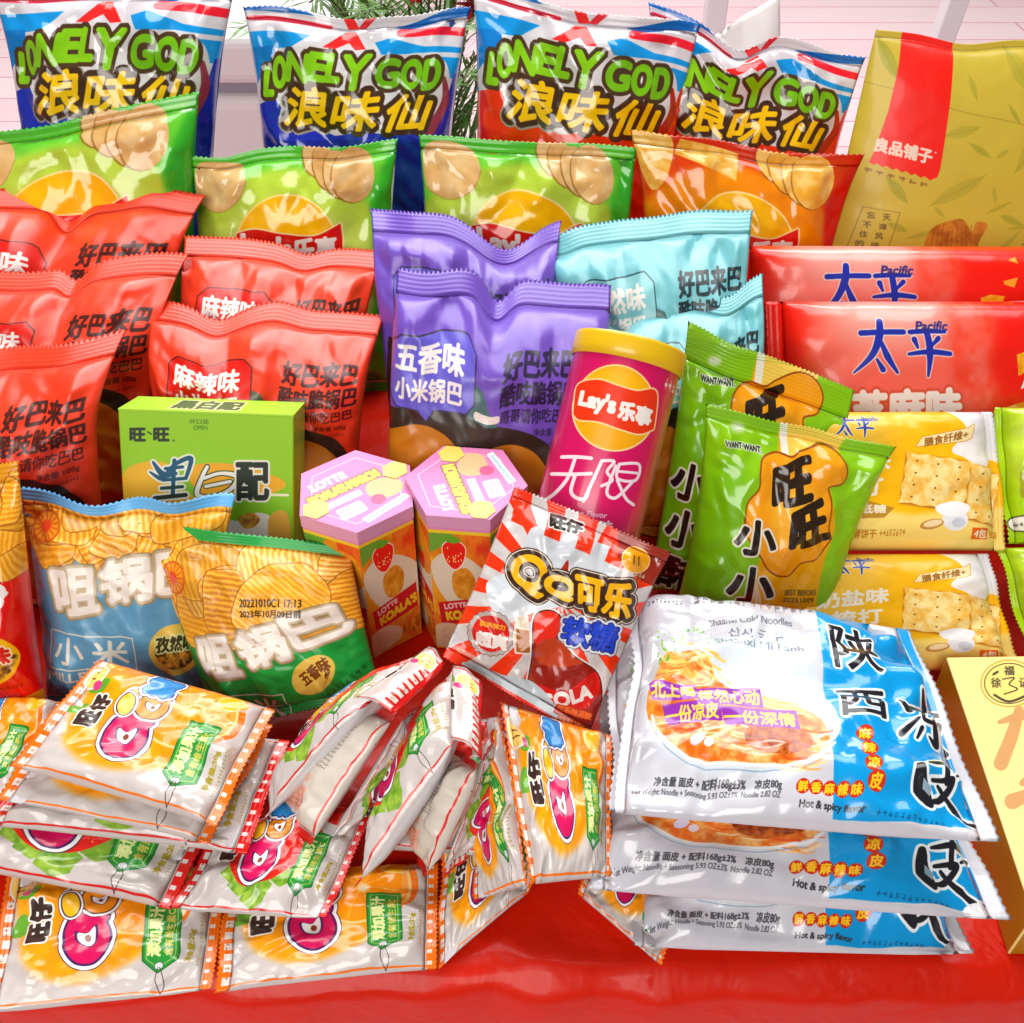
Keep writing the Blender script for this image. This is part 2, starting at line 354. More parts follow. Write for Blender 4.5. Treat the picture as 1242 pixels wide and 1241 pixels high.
    for v0, v1, end in ((0, s0, 0), (1 - s1, 1, 1)):
        if v1 - v0 < 1e-4: continue
        k = 6; u, v = grid(v0, v1, k); P = surf(u, v)
        e = 0 if end == 0 else -1; alt = ((np.arange(nu + 1) % 2) * 2 - 1) * teeth
        P[e] += vd * alt[:, None]
        tt = np.full(u.shape, .0004)
        V_, Fc, UV_, mi = sheet(P, nn, tt, tt, nu, k, uvof(u, v))
        meshobj(seal_name, V_, Fc, UV_, [mats[1], mats[1]], mi, root, loc=base)
    Wd = np.linalg.norm(q[1] - q[0]); root['_'] = 0; del root['_']
    SIZES.append('%-24s w %.1f h %.1f cm  z %.3f..%.3f y %.2f' % (name + ' ' + label[:18], Wd * 100, Hh * 100, min(p[2] for p in q), max(p[2] for p in q), ctr[1]))
    return root
SIZES = []

# ------------------------------------------------------------------ the prints
def art_corn(name, low, low2, side):
    A = Art(name, 600, 820, 'dcd8de', [(295, 10), (571, 10), (545, 388), (318, 388)])
    B = '1d93d6'
    A.poly([(290, 42), (378, 41), (352, 62), (322, 64), (290, 66)], B); A.poly([(290, 62), (330, 60), (336, 100), (316, 140), (290, 150)], '1a7cc4')
    A.poly([(458, 45), (480, 40), (520, 56), (590, 66), (590, 104), (548, 100), (505, 78), (470, 66)], B)
    A.poly([(482, 27), (530, 14), (590, 2), (590, 20), (500, 30)], '1565ad')
    A.poly([(290, -2), (352, -2), (380, 14), (340, 18), (290, 14)], '1565ad')
    A.line([(300, 24), (350, 27), (400, 25)], 6, 'd8324a', smooth=False)
    A.line([(490, 34), (528, 37), (590, 46)], 11, 'e0283c', smooth=False)
    A.poly([(392, 54), (420, 30), (434, 29), (447, 53), (434, 54), (426, 44), (408, 54)], 'e03030'); A.poly([(412, -2), (426, -2), (438, 24), (424, 26)], 'e03030'); A.poly([(455, -2), (470, -2), (446, 25), (436, 24)], 'cf2f3c')
    A.line([(490, 66), (510, 66), (560, 72), (580, 74)], 6, 'dcd8de', smooth=False)
    # light cloud behind the letters, coloured lower field
    A.poly([(320, 88), (350, 62), (400, 58), (460, 62), (505, 64), (545, 76), (556, 110), (548, 150), (530, 168), (340, 168), (322, 150), (300, 120)], 'd6d2d6', smooth=True)
    A.poly([(290, 138), (330, 124), (338, 136), (334, 152), (352, 164), (385, 158), (410, 166), (440, 160), (480, 164), (530, 158), (552, 130), (560, 96), (600, 92), (600, 400), (290, 400)], low)
    A.poly([(290, 168), (350, 176), (420, 170), (500, 176), (600, 162), (600, 400), (290, 400)], low2)
    A.line([(548, 100), (551, 130), (534, 162)], [5, 10, 14], side)
    A.txt('浪', [(352, 110), (404, 108), (398, 156), (340, 158)], 'e6bb16', b=1.6, o=[(8, '9a948c'), (6, '3f2a1c')])
    A.txt('味', [(414, 113), (472, 110), (462, 158), (402, 158)], 'e6bb16', b=1.6, o=[(6, '3f2a1c')])
    A.txt('仙', [(486, 116), (538, 118), (524, 160), (470, 160)], 'e6bb16', b=1.6, o=[(6, '3f2a1c')])
    for c, x0, y0, x1, y1, k in (('L', 315, 88, 327, 121, 3), ('O', 327, 75, 343, 111, 2), ('N', 345, 68, 372, 102, 5), ('E', 375, 64, 396, 98, 4), ('L', 398, 62, 414, 97, 5), ('Y', 416, 62, 449, 106, 6)):
        A.txt(c, (x0, y0, x1, y1), '79ad27', b=1.9, o=[(4.4, '4a3620')], shear=k)
    for c, x0, y0, x1, y1, k in (('G', 461, 70, 489, 105, 3), ('O', 494, 73, 517, 108, 2), ('D', 521, 76, 540, 111, 3)):
        A.txt(c, (x0, y0, x1, y1), '79ad27', b=1.9, o=[(4.4, '4a3620')], shear=k)
    for i, (c, x0, y0, x1, y1, k) in enumerate((('L', 315, 88, 327, 121, 3), ('O', 327, 75, 343, 111, 2), ('N', 345, 68, 372, 102, 5), ('E', 375, 64, 396, 98, 4), ('L', 398, 62, 414, 97, 5), ('Y', 416, 62, 449, 106, 6), ('G', 461, 70, 489, 105, 3), ('O', 494, 73, 517, 108, 2), ('D', 521, 76, 540, 111, 3))):
        A.txt(c, (x0, y0, x1, y1), '84bd1e' if i < 6 else '74b41e', b=1.9, shear=k)
    return A

def chip_logo(A, cx, cy, r, red='cc2418', text=True, rot=0):
    A.ell(cx, cy, r + 2.2, r + 2.2, 'f3dca0'); A.ell(cx, cy, r, r, 'e9ae12'); A.ell(cx - r * .1, cy - r * .15, r * .8, r * .75, 'f0b90f', soft=r * .1)
    k = r / 67.0; X = lambda x, y: (cx + x * k, cy + y * k)
    A.poly(spl([X(-66, -20), X(-40, -25), X(0, -19), X(35, -18), X(58, -28), X(70, -34)], 6).tolist() + [X(73, -12), X(73, 20)] + spl([X(66, 26), X(40, 34), X(0, 22), X(-40, 18), X(-66, 26)], 6).tolist() + [X(-71, 0)], red, o=[(2.2 * k, 'f3dca0')])
    A.txt("Lay's", [X(-60, -20), X(5, -14), X(5, 18), X(-56, 14)], 'f4ece4', b=1.9 * k); A.txt('乐事', [X(8, -13), X(64, -18), X(66, 12), X(9, 18)], 'f4ece4', b=1.7 * k)

def art_crisps(name, base, mid, light, rightc, chip1, chip2, style=0):
    A = Art(name, 560, 760, base, [(233, 187), (482, 168), (468, 478), (245, 478)])
    A.ell(352, 320, 132, 118, mid, soft=4); A.ell(352, 330, 108, 92, light, soft=12)
    A.poly([(480, 160), (500, 160), (500, 480), (440, 480), (462, 330), (452, 240)], rightc, soft=3)
    A.poly([(220, 160), (500, 150), (500, 172), (360, 186), (225, 204)], rightc, a=.6, soft=5)
    if style == 0:
        A.mott([(238, 200), (262, 190), (290, 196), (300, 215), (290, 238), (262, 250), (240, 240)], chip1, chip2, 16, 3)
        A.line([(236, 240), (262, 251), (290, 238), (301, 214)], 1.2, 'a8814a', .7)
    else:
        A.mott([(236, 186), (268, 182), (274, 200), (262, 232), (246, 246), (236, 220)], chip1, chip2, 10, 3); A.mott([(282, 186), (345, 190), (340, 220), (300, 208), (274, 204)], chip1, chip2, 9, 4, smooth=False)
    for i, (x, y, a, b, r) in enumerate(((382, 190, 17, 22, -35), (396, 198, 17, 26, -28), (412, 205, 18, 29, -22), (430, 206, 26, 33, -15))):
        t = np.linspace(0, 6.28, 18)[:-1]; c, s = math.cos(R(r)), math.sin(R(r))
        P = [(x + a * math.cos(q) * c - b * math.sin(q) * s, y + a * math.cos(q) * s + b * math.sin(q) * c) for q in t]
        A.poly([(px - 1.5, py + 1.2) for px, py in P], '8a5a24', a=.8, soft=.7); A.mott(P, chip1, chip2, 15, 11 + i, smooth=False)
    A.ell(350, 296, 70, 70, base, a=.0)
    chip_logo(A, 352, 293, 62)
    return A

def art_pouch():
    A = Art('pouch_print', 640, 900, 'c9b74a', [(1060, 35), (1300, 52), (1290, 440), (985, 420)])
    for i, (x, y, L, w, r) in enumerate(((1075, 62, 26, 7, 60), (1170, 85, 14, 4, 75), (1225, 75, 30, 9, 60), (1215, 115, 12, 3, 60), (1155, 130, 22, 6, -12), (1235, 150, 34, 9, -50), (1175, 150, 15, 4, 35), (1200, 155, 8, 3, -30), (1150, 195, 36, 8, -30), (1085, 195, 20, 6, 55), (1190, 200, 9, 3, 85), (1130, 220, 8, 3, 50), (1208, 230, 14, 5, 25), (1195, 215, 16, 2.5, -25), (1225, 238, 20, 4, -8), (1085, 240, 12, 5, 25), (1112, 248, 18, 3, -20), (1200, 262, 26, 4, -45), (1240, 200, 18, 6, 75), (1060, 285, 22, 5, -60), (1210, 300, 30, 6, 20), (1100, 330, 30, 7, -25))):
        t = np.linspace(0, 1, 9); P = np.r_[np.c_[L * (2 * t - 1), w * np.sin(math.pi * t)], np.c_[L * (1 - 2 * t), -w * np.sin(math.pi * t)]]
        c, s = math.cos(R(r)), math.sin(R(r)); A.poly(np.c_[x + P[:, 0] * c - P[:, 1] * s, y + P[:, 0] * s + P[:, 1] * c], 'a5a238', a=.5 if i % 3 else .8)
        A.line([(x - L * c, y - L * s), (x + L * c, y + L * s)], .7, '8d8a2c', .5)
    for i in range(60):
        x = 1050 + i * 4; A.line([(x, 82 + i * 1.0), (x + 2, 82.5 + i * 1.0)], .8, '7c7226', .8)
    A.poly([(1092, 33), (1152, 42), (1144, 90), (1131, 170)] + [(1131 - 3, 179)] + [(1124 - i * 10 + dx, 181 - i * 2.6 - dy) for i in range(7) for dx, dy in ((0, 0), (-4, -2), (-8, 1))] + [(1056, 164), (1060, 155), (1075, 110), (1086, 66)], 'e2200e')
    A.txt('良品铺子', [(1064, 138), (1123, 149), (1121, 165), (1061, 152)], 'f3e2d0', b=.9); A.ell(1126, 152, 1, 1, 'f3e2d0')
    A.dashes((1052, 170), (1122, 188), 5, '8a5a2c', n=6, seed=2)
    A.line([(1050, 216), (1088, 222)], .7, '7d6a2a'); A.line([(1050, 216), (1020, 310)], .7, '7d6a2a'); A.line([(1088, 222), (1058, 330)], .7, '7d6a2a')
    for i, c in enumerate('天津风味'): A.txt(c, (1070 - i * 4, 224 + i * 12, 1078 - i * 4, 232 + i * 12), '5f4a1e', b=.2)
    for i, c in enumerate('忘不住的香甜'): A.txt(c, (1054 - i * 4, 222 + i * 12, 1062 - i * 4, 230 + i * 12), '5f4a1e', b=.2)
    A.mott([(1112, 268), (1122, 240), (1150, 228), (1158, 232), (1165, 244), (1170, 232), (1182, 236), (1172, 258), (1168, 285), (1168, 330), (1120, 350), (1105, 300)], 'cb8a35', 'a5641c', 7, 5)
    for i in range(9): A.line([(1124 + i * 5, 244 - (i % 3) * 4), (1120 + i * 5.5, 270), (1122 + i * 5, 300)], .9, '8a4f16', .6)
    A.line([(1112, 270), (1140, 280), (1165, 292)], 1.3, '8a4f16', .7)
    A.line([(1234, 286), (1222, 300), (1228, 292), (1240, 290)], [1, 2.4, 1], '5d4a22'); A.txt('麻花', (1226, 272, 1272, 300), '5d4a22', b=.5); A.dashes((1205, 288), (1216, 289), 4, '5d4a22', 3)
    A.dashes((1220, 258), (1230, 259), 4, '5d4a22', 3); A.line([(1236, 262), (1246, 263)], 1.4, '5d4a22')
    return A

def art_rice(name, base, bubble, ink, tl, flav, dx=0):
    """crispy-rice bag: speech bubble with the flavour, two heavy title lines; the printed animal head is left as plain dome shapes"""
    A = Art(name, 640, 900, base)
    d = dx
    A.poly([(3 + d, 62), (10 + d, 53), (26 + d, 49), (50 + d, 47.5), (66 + d, 53), (80 + d, 57), (92 + d, 68), (97 + d, 92), (96 + d, 150), (0 + d, 150)], '33261f', smooth=True)
    A.poly([(7 + d, 74), (13 + d, 62), (26 + d, 57), (38 + d, 60), (50 + d, 67), (62 + d, 62), (76 + d, 63), (86 + d, 71), (91 + d, 84), (88 + d, 128), (50 + d, 140), (10 + d, 128)], 'c07a22', smooth=True)
    A.poly([(50 + d, 34), (55 + d, 36), (58 + d, 45), (62 + d, 47), (62 + d, 52), (48 + d, 50)], '4a6a6c' if base != 'e04326' else '53564a'); A.rect(51 + d, 46, 63 + d, 50, 'e8e2da', rr=1.5)
    P = [(16 + d, 21), (46 + d, 20), (50 + d, 24), (50.5 + d, 44), (47 + d, 49), (32 + d, 50), (29 + d, 55), (25 + d, 50), (15 + d, 50), (11 + d, 46), (11.5 + d, 25)]
    A.poly(P, bubble, o=[(.7, tl)])
    A.txt(flav, (14 + d, 24, 45 + d, 34.5), 'f2ece8', b=.42); A.txt('小米锅巴', (14 + d, 37, 45 + d, 46.5), 'f2ece8', b=.34)
    A.txt('好巴来巴', (63 + d, 21, 96 + d, 31), ink, b=.45); A.txt('酷吱脆锅巴', (62.5 + d, 32.5, 97 + d, 42.5), ink, b=.34); A.txt('哥哥请你吃巴巴', (63 + d, 44.5, 96 + d, 51), ink, b=.12)
    A.txt('净含量 105g', (79 + d, 53.5, 94 + d, 57.5), ink, b=.1, a=.8); A.dashes((84 + d, 60), (94 + d, 60), 1.6, ink, 9, a=.7)
    return A

def brushlogo(A, x, y, s, col, o=(1.1, 'f3d9cc')):
    """the two brushed characters of the cracker packs"""
    L = lambda pts, w: A.line([(x + a * s, y + b * s) for a, b in pts], [q * s for q in w], col, o=[o])
    K = (([(.18, .22), (.6, .2), (1.0, .2)], [.11, .1, .1]), ([(.56, 0), (.52, .3), (.36, .65), (.02, .98)], [.12, .15, .12, .03]), ([(.54, .35), (.66, .66), (.86, .98)], [.06, .13, .05]), ([(.46, .72), (.58, .92)], [.05, .11]),
         ([(1.12, .2), (1.5, .18), (1.82, .2)], [.09, .1, .06]), ([(1.2, .34), (1.26, .5)], [.11, .05]), ([(1.68, .32), (1.5, .5)], [.1, .04]), ([(1.08, .62), (1.5, .58), (1.9, .62)], [.06, .11, .09]), ([(1.46, .22), (1.5, .6), (1.46, 1.05)], [.12, .14, .04]))
    for p, w in K: L(p, w)
    for p, w in K: A.line([(x + a * s, y + b * s) for a, b in p], [q * s for q in w], col)

def art_cracker_red():
    A = Art('sesame_cracker_print', 900, 500, 'd9200f', [(928, 365), (1370, 365), (1350, 640), (935, 620)])
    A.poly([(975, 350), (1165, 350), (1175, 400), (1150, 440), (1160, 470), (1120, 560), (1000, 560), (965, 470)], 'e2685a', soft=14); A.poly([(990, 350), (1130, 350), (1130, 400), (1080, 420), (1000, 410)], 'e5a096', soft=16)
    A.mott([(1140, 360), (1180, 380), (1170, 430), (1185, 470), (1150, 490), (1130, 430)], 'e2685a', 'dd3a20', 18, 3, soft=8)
    brushlogo(A, 1016, 387, 58, '27339a'); A.txt('Pacific', [(1090, 387), (1127, 387), (1124, 397), (1088, 397)], '3b3470', b=.5)
    A.txt('芝麻味', [(1015, 465), (1138, 462), (1138, 502), (1012, 505)], 'f1e7df', b=2.2, o=[(3.0, 'c9553f')])
    A.txt('苏打饼干', [(1020, 515), (1130, 512), (1130, 540), (1020, 545)], 'f1e7df', b=1)
    A.poly([(1208, 463), (1218, 435), (1240, 428), (1370, 424), (1370, 450), (1262, 452), (1240, 452)], 'ebe6e4'); A.txt('膳食纤维+', [(1225, 432), (1320, 428), (1320, 448), (1222, 453)], '8a3a28', b=.5); A.line([(1208, 463), (1218, 438)], 1, '9a2a18')
    A.mott([(1204, 424), (1216, 420), (1234, 422), (1226, 438), (1206, 448)], 'eeb93a', 'd98a1a', 6, 1, smooth=False)
    for p in ([(1172, 340), (1182, 336), (1180, 342), (1172, 346)], [(1232, 404), (1250, 400), (1245, 412), (1232, 408)], [(1240, 380), (1250, 376), (1252, 384)]): A.poly(p, 'e8a23a')
    for x, y, w, h in ((1190, 475, 60, 90), (1225, 468, 90, 100), (1290, 480, 80, 100)):
        A.mott([(x, y + 8), (x + w * .5, y), (x + w, y + 6), (x + w, y + h), (x, y + h)], 'eecb7a', 'dd961e', 11, int(x), smooth=False); A.specks((x + 4, y + 10, x + w - 4, y + h), 16, 1.4, ['5a3a1a', 'f0e2b0', '2a2018'], int(x))
    return A

def cracker(A, x, y, sx, sy, rot, seed):
    c, s = math.cos(R(rot)), math.sin(R(rot)); T = lambda a, b: (x + a * sx * c - b * sy * s, y + a * sx * s + b * sy * c)
    A.poly([T(-1.04, -.98), T(1.0, -1.02), T(1.06, 1.06), T(-1.0, 1.08)], 'b0701c', soft=1)
    P = [];
    for k in range(4):
        for t in np.arange(6) / 6.0:
            a0 = [(-1, -1), (1, -1), (1, 1), (-1, 1)][k]; b0 = [(1, -1), (1, 1), (-1, 1), (-1, -1)][k]
            w = 1 + .035 * math.cos(t * 6 * math.pi); P.append(T((a0[0] + (b0[0] - a0[0]) * t) * w, (a0[1] + (b0[1] - a0[1]) * t) * w))
    A.mott(P, 'f2dc9c', 'e4b050', 7, seed, smooth=False, lo=.3, hi=.8)
    for i in range(3):
        for j in range(4): A.ell(*T(-.66 + i * .66, -.72 + j * .48), 1.5, 1.2, '8a5a1c')

def art_cracker_yellow():
    A = Art('salt_cracker_print', 900, 520, 'e8b016', [(925, 495), (1205, 495), (1215, 665), (915, 665)])
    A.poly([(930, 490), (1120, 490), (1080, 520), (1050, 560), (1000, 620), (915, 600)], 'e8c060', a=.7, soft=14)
    A.poly([(1138, 485), (1230, 485), (1230, 560), (1196, 552), (1172, 574), (1158, 556), (1140, 545), (1160, 520)], 'e9e4df', smooth=True); A.poly([(1150, 485), (1225, 485), (1225, 545), (1180, 540), (1165, 515)], 'd5d4da', soft=5, a=.7)
    A.poly([(905, 620), (1040, 612), (1090, 622), (1220, 608), (1220, 670), (905, 670)], 'eed27c', soft=3)
    A.poly([(905, 612), (1040, 605), (1072, 614), (1060, 626), (905, 632)], 'ab7f2c', a=.9)
    A.txt('低糖 √ 低钠 √ 低糖', [(935, 612), (1062, 610), (1062, 620), (935, 624)], 'f0e6d0', b=.4)
    brushlogo(A, 1003, 505, 24, '31479c', o=(.8, 'efe3b8')); A.txt('Pacific', (1036, 505, 1056, 511), '31479c', b=.2)
    A.txt('奶盐味', [(985, 556), (1068, 548), (1066, 568), (984, 578)], 'f2ebdc', b=.9); A.txt('梳打', [(1000, 582), (1058, 577), (1056, 598), (1000, 603)], 'f2ebdc', b=.9)
    A.poly([(1098, 541), (1106, 530), (1162, 519), (1170, 514), (1166, 530), (1158, 534)], 'ecd9a8', o=[(.7, 'b8791c')]); A.txt('膳食纤维+', [(1108, 531), (1162, 521), (1160, 531), (1108, 541)], '8a5a22', b=.3)
    cracker(A, 1172, 596, 30, 33, 12, 5); cracker(A, 1120, 583, 38, 30, 9, 8)
    A.ell(1142, 628, 15, 14, 'e6e6ea'); A.poly([(1120, 612), (1142, 606), (1160, 612), (1150, 624), (1126, 622)], 'f2f2f4', smooth=True); A.ell(1146, 632, 8, 6, 'c9ccd6')
    A.ell(1115, 634, 14, 6, 'b98a4a', rot=-12); A.ell(1116, 633, 11, 4, 'ead2a4', rot=-12)
    A.txt('发酵饼干', [(1016, 640), (1052, 640), (1052, 651), (1016, 651)], 'b07a1e', b=.3); A.dashes((1056, 640), (1086, 640), 9, 'b07a1e', 8)
    A.ell(1010, 645, 5, 5, 'd8641e'); A.rect(1162, 638, 1184, 652, 'd8641e', rr=1.5); A.txt('4包', (1165, 640, 1182, 650), 'f6ead2', b=.4); A.txt('独立装', (1187, 641, 1204, 650), 'c97a1e', b=.2)
    return A

def art_lime():
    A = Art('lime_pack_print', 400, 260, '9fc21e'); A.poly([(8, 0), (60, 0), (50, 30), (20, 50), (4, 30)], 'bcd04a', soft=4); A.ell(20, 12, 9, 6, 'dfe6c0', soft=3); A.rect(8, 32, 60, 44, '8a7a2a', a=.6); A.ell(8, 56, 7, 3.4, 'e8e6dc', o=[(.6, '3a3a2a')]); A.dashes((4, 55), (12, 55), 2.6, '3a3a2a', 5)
    A.txt('青葱味', (30, 20, 66, 34), 'f4f2e4', b=.6); cracker(A, 78, 34, 13, 14, 8, 3)
    return A

def art_box_front():
    A = Art('biscuit_box_print', 640, 800, '8fc020', [(143, 497), (357, 506), (357, 770), (158, 762)])
    A.poly([(140, 580), (200, 565), (357, 590), (357, 710), (140, 710)], '7fb51c', soft=10)
    A.poly([(150, 572), (200, 560), (215, 590), (240, 612), (150, 640)], 'dfae2c', soft=1, smooth=True); A.poly([(228, 568), (275, 562), (335, 578), (345, 592), (300, 606), (250, 604)], 'e2a41e', smooth=True); A.line([(320, 600), (350, 601)], 3, 'f0e6cc')
    A.txt('旺', (158, 519, 176, 534), '22301a', b=1.0); A.line([(179, 523), (184, 526)], 1.6, '22301a'); A.txt('旺', (187, 519, 205, 534), '22301a', b=1.0); A.ell(211, 534, 1.5, 1.5, '22301a', a=.6)
    A.txt('开口处', (230, 508, 254, 514), '4f7a16', b=.2); A.txt('OPEN', (235, 516, 252, 521), '4f7a16', b=.2)
    B = lambda p, w, c, o='f3efe2': A.line(p, w, c, o=[(2.2, o)] if o else ())
    for k in (0, 1):
        o = 'eae8da' if k == 0 else None
        B([(186, 560), (198, 575), (214, 574)], [3, 8, 4], '17506a', o); B([(182, 572), (196, 580), (205, 572), (214, 562), (232, 556), (226, 580)], [2, 6, 6, 5, 6, 4], '17506a', o)
        B([(201, 568), (222, 566)], [4, 4], '17506a', o); B([(198, 582), (224, 580)], [4, 4], '17506a', o); B([(212, 558), (210, 600)], [5, 5], '17506a', o); B([(196, 592), (222, 590)], [4, 4], '1c3f3a', o); B([(188, 604), (226, 600)], [5, 5], '2a3020', o)
    A.line([(252, 566), (246, 578), (240, 600), (262, 602), (282, 592), (288, 578), (268, 574), (248, 580)], [4, 5, 6, 5, 5, 6, 4, 4], 'efece4', o=[(1.4, '3a4a2a')]); A.line([(250, 590), (280, 584)], 4, 'efece4', o=[(1.2, '3a4a2a')])
    A.txt('配', (288, 562, 326, 606), '20281c', b=1.5, o=[(2.4, 'eae8da')])
    A.poly([(268, 628), (290, 632), (312, 622), (330, 628), (338, 650), (332, 700), (262, 700), (260, 650)], 'e3dfd6', smooth=True); A.poly([(326, 632), (350, 624), (354, 690), (336, 700)], 'd2a24a', smooth=True)
    A.mott([(290, 628), (306, 622), (316, 630), (308, 640), (296, 640)], 'd9a84e', '8a5a24', 6, 2)
    return A
def art_box_top():
    A = Art('biscuit_box_lid_print', 512, 100, 'a3cf3a'); A.txt('黑白配', (28, 4, 66, 15.5), '3d5a22', b=.8, o=[(1, 'dfe8b0')]); return A

def art_millet(name, ref, base, seal, dark, title, box, mill, oval, oval_txt, olab, T):
    A = Art(name, 640, 640, base, ref)
    u0 = np.array(ref, float)
    # chips over the top part
    B = lambda a, b: tuple((u0[0] * (1 - a) + u0[1] * a) * (1 - b) + (u0[3] * (1 - a) + u0[2] * a) * b)
    s = np.linalg.norm(u0[1] - u0[0]) / 100
    A.poly([B(0, 0), B(1, 0), B(1, .34), B(.8, .37), B(.55, .33), B(.3, .31), B(0, .32)] if T == 0 else [B(-.1, 0), B(1.1, 0), B(1.1, .55), B(.9, .58), B(.7, .64), B(.5, .62), B(.3, .56), B(-.1, .50)], 'c98a20')
    rs = np.random.RandomState(4 + T); top = .33 if T == 0 else .52
    for i in range(24):
        a, b = rs.rand() * 1.06 - .03, .04 + rs.rand() * (top - .1); x, y = B(a, b)
        z_ = 1.5 if T else 1.15; A.chip(x, y, (9 + 5 * rs.rand()) * s * z_, (7 + 4 * rs.rand()) * s * z_, rs.rand() * 180, 'efb84a' if i % 3 else 'f3cd80', 'cf8a22' if i % 2 else 'b9721a', step=2.6 * s, rim='8f5512', seed=i)
    A.poly([B(-.1, -.1), B(1.1, -.1), B(1.1, .075), B(-.1, .075)], seal)
    x, y = B(.12, .2 if T == 0 else .3); A.ell(x, y, 7 * s, 7 * s, 'd98a1e', o=[(1 * s, 'b9601a')]); 
    for k in range(14): A.line([(x + 3.4 * s * math.cos(k * .449), y + 3.4 * s * math.sin(k * .449)), (x + 6.6 * s * math.cos(k * .449), y + 6.6 * s * math.sin(k * .449))], .8 * s, 'b9601a')
    A.ell(x, y, 3 * s, 3 * s, 'd0481a')
    for ch, q in title: A.txt(ch, q, 'e6dfd6', b=2.6, o=[(3.8, '8f7d5c')])
    for ch, q in title: A.txt(ch, q, 'e6dfd6', b=2.2, o=[(2.7, 'b8a68a')])
    P = np.array(box, float); A.line(np.r_[P, P[:1]], 1.4, 'd7d3c4', smooth=False)
    m = lambda a, b: tuple((P[0] * (1 - a) + P[1] * a) * (1 - b) + (P[3] * (1 - a) + P[2] * a) * b)
    A.txt('小', [m(.08, .14), m(.42, .14), m(.42, .86), m(.08, .86)], 'd9d5c8', b=.7); A.txt('米', [m(.54, .14), m(.92, .14), m(.92, .86), m(.54, .86)], 'd9d5c8', b=.7)
    for st, q in mill: A.txt(st, q, 'd3cfc0', b=.5)
    (x, y, a, b, r), o2 = oval, olab
    A.ell(x, y, a, b, 'd8b95a', rot=r); A.mott([(x + a * .8 * math.cos(t) * math.cos(R(r)) - b * .8 * math.sin(t) * math.sin(R(r)), y + a * .8 * math.cos(t) * math.sin(R(r)) + b * .8 * math.sin(t) * math.cos(R(r))) for t in np.linspace(0, math.pi if T == 0 else 1.5, 12)], 'e0a03a', '3a2a14', 4, 3, smooth=False)
    A.txt(oval_txt, o2, '3a3416' if T == 0 else '6a3a12', b=.7, o=[(1.6, 'd9dca0')] if T == 0 else ())
    return A

def art_millet_blue():
    return art_millet('millet_bag_blue_print', [(24, 592), (282, 606), (250, 860), (62, 850)], '5f93b0', '6cb2e4', 0,
        [('咀', [(78, 697), (132, 690), (136, 742), (86, 752)]), ('锅', [(138, 686), (194, 680), (198, 730), (142, 736)]), ('巴', [(202, 678), (252, 676), (252, 724), (206, 726)])],
        [(70, 770), (176, 775), (176, 810), (70, 808)], [('MILLET', [(68, 812), (128, 812), (128, 822), (68, 820)])], (222, 790, 28, 27, 0), '孜然味', (202, 776, 244, 792), 0)
def art_millet_green():
    A = art_millet('millet_bag_green_print', [(168, 632), (428, 662), (462, 840), (262, 872)], '188a38', '2a9c4c', 0,
        [('咀', [(254, 778), (306, 772), (318, 812), (268, 818)]), ('锅', [(314, 768), (366, 756), (380, 792), (326, 806)]), ('巴', [(368, 752), (430, 734), (440, 764), (388, 784)])],
        [(276, 836), (364, 832), (370, 862), (288, 866)], [('MILLET CRISP', [(300, 871), (378, 868), (380, 877), (304, 881)])], (400, 812, 27, 18, -42), '五香味', [(384, 812), (414, 790), (420, 803), (392, 824)], 1)
    A.txt('20221010C1 17:13', (324, 728, 392, 737), '33240e', b=.3); A.txt('2023年10月09日前', (324, 740, 392, 749), '33240e', b=.3)
    A.dashes((404, 836), (450, 802), 6, '0c4a1e', 9); return A

def art_orig():
    A = Art('original_chip_bag_print', 520, 800, 'c8160e', [(-160, 600), (22, 560), (65, 900), (-150, 900)])
    A.poly([(-170, 590), (40, 550), (30, 640), (8, 665), (-60, 690), (-170, 680)], 'd99a26'); rs = np.random.RandomState(7)
    for i in range(30): A.chip(-150 + rs.rand() * 180, 590 + rs.rand() * 75, 22, 14, rs.rand() * 180, 'efb84a', 'c9831c', 5, seed=i)
    A.poly([(-170, 840), (-60, 846), (20, 826), (70, 812), (80, 910), (-170, 910)], 'd09024')
    for i in range(24): A.chip(-150 + rs.rand() * 220, 852 + rs.rand() * 50, 24, 13, rs.rand() * 180, 'efb84a', 'c9831c', 5, seed=i + 40)
    for x, y, r in ((-10, 690, 18), (12, 688, 10), (6, 700, 13), (-40, 690, 20)): A.ell(x, y, r, r * .8, 'e4dedb')
    A.line([(-20, 706), (2, 704), (22, 690)], [4, 9, 4], 'e4dedb')
    A.ell(-2, 768, 38, 33, 'e8b41a'); A.mott([(-32, 772), (0, 768), (32, 762), (28, 780), (10, 794), (-20, 794)], 'e2aa44', '5a3a14', 4, 8); A.txt('原味', (-22, 752, 26, 772), 'c02412', b=1.2, o=[(1.6, 'f3e6c8')])
    A.dashes((-30, 808), (40, 800), 7, '8a0e0a', 12); A.dashes((-10, 818), (30, 814), 6, '8a0e0a', 7)
    A.poly([(-170, 590), (40, 547), (40, 556), (-170, 603)], 'd8301c')
    return A

def brush_xiao(A, q, col='23190f', o=True, skew=0):
    (x, y, w, h) = q
    for k in ((0, 1) if o else (1,)):
        oo = [(max(1.5, w * .06), 'efe9dc')] if k == 0 else ()
        A.line([(x + w * .5, y), (x + w * .54, y + h * .45), (x + w * .5, y + h * .92), (x + w * .36, y + h * .72)], [w * .1, w * .14, w * .13, w * .03], col, o=oo)
        A.line([(x + w * .44, y + h * .52), (x + w * .2, y + h * .6), (x, y + h * .5), (x + w * .12, y + h * .72)], [w * .05, w * .1, w * .14, w * .03], col, o=oo)
        A.line([(x + w * .66, y + h * .48), (x + w * .84, y + h * .62), (x + w, y + h * .88)], [w * .06, w * .16, w * .12], col, o=oo)

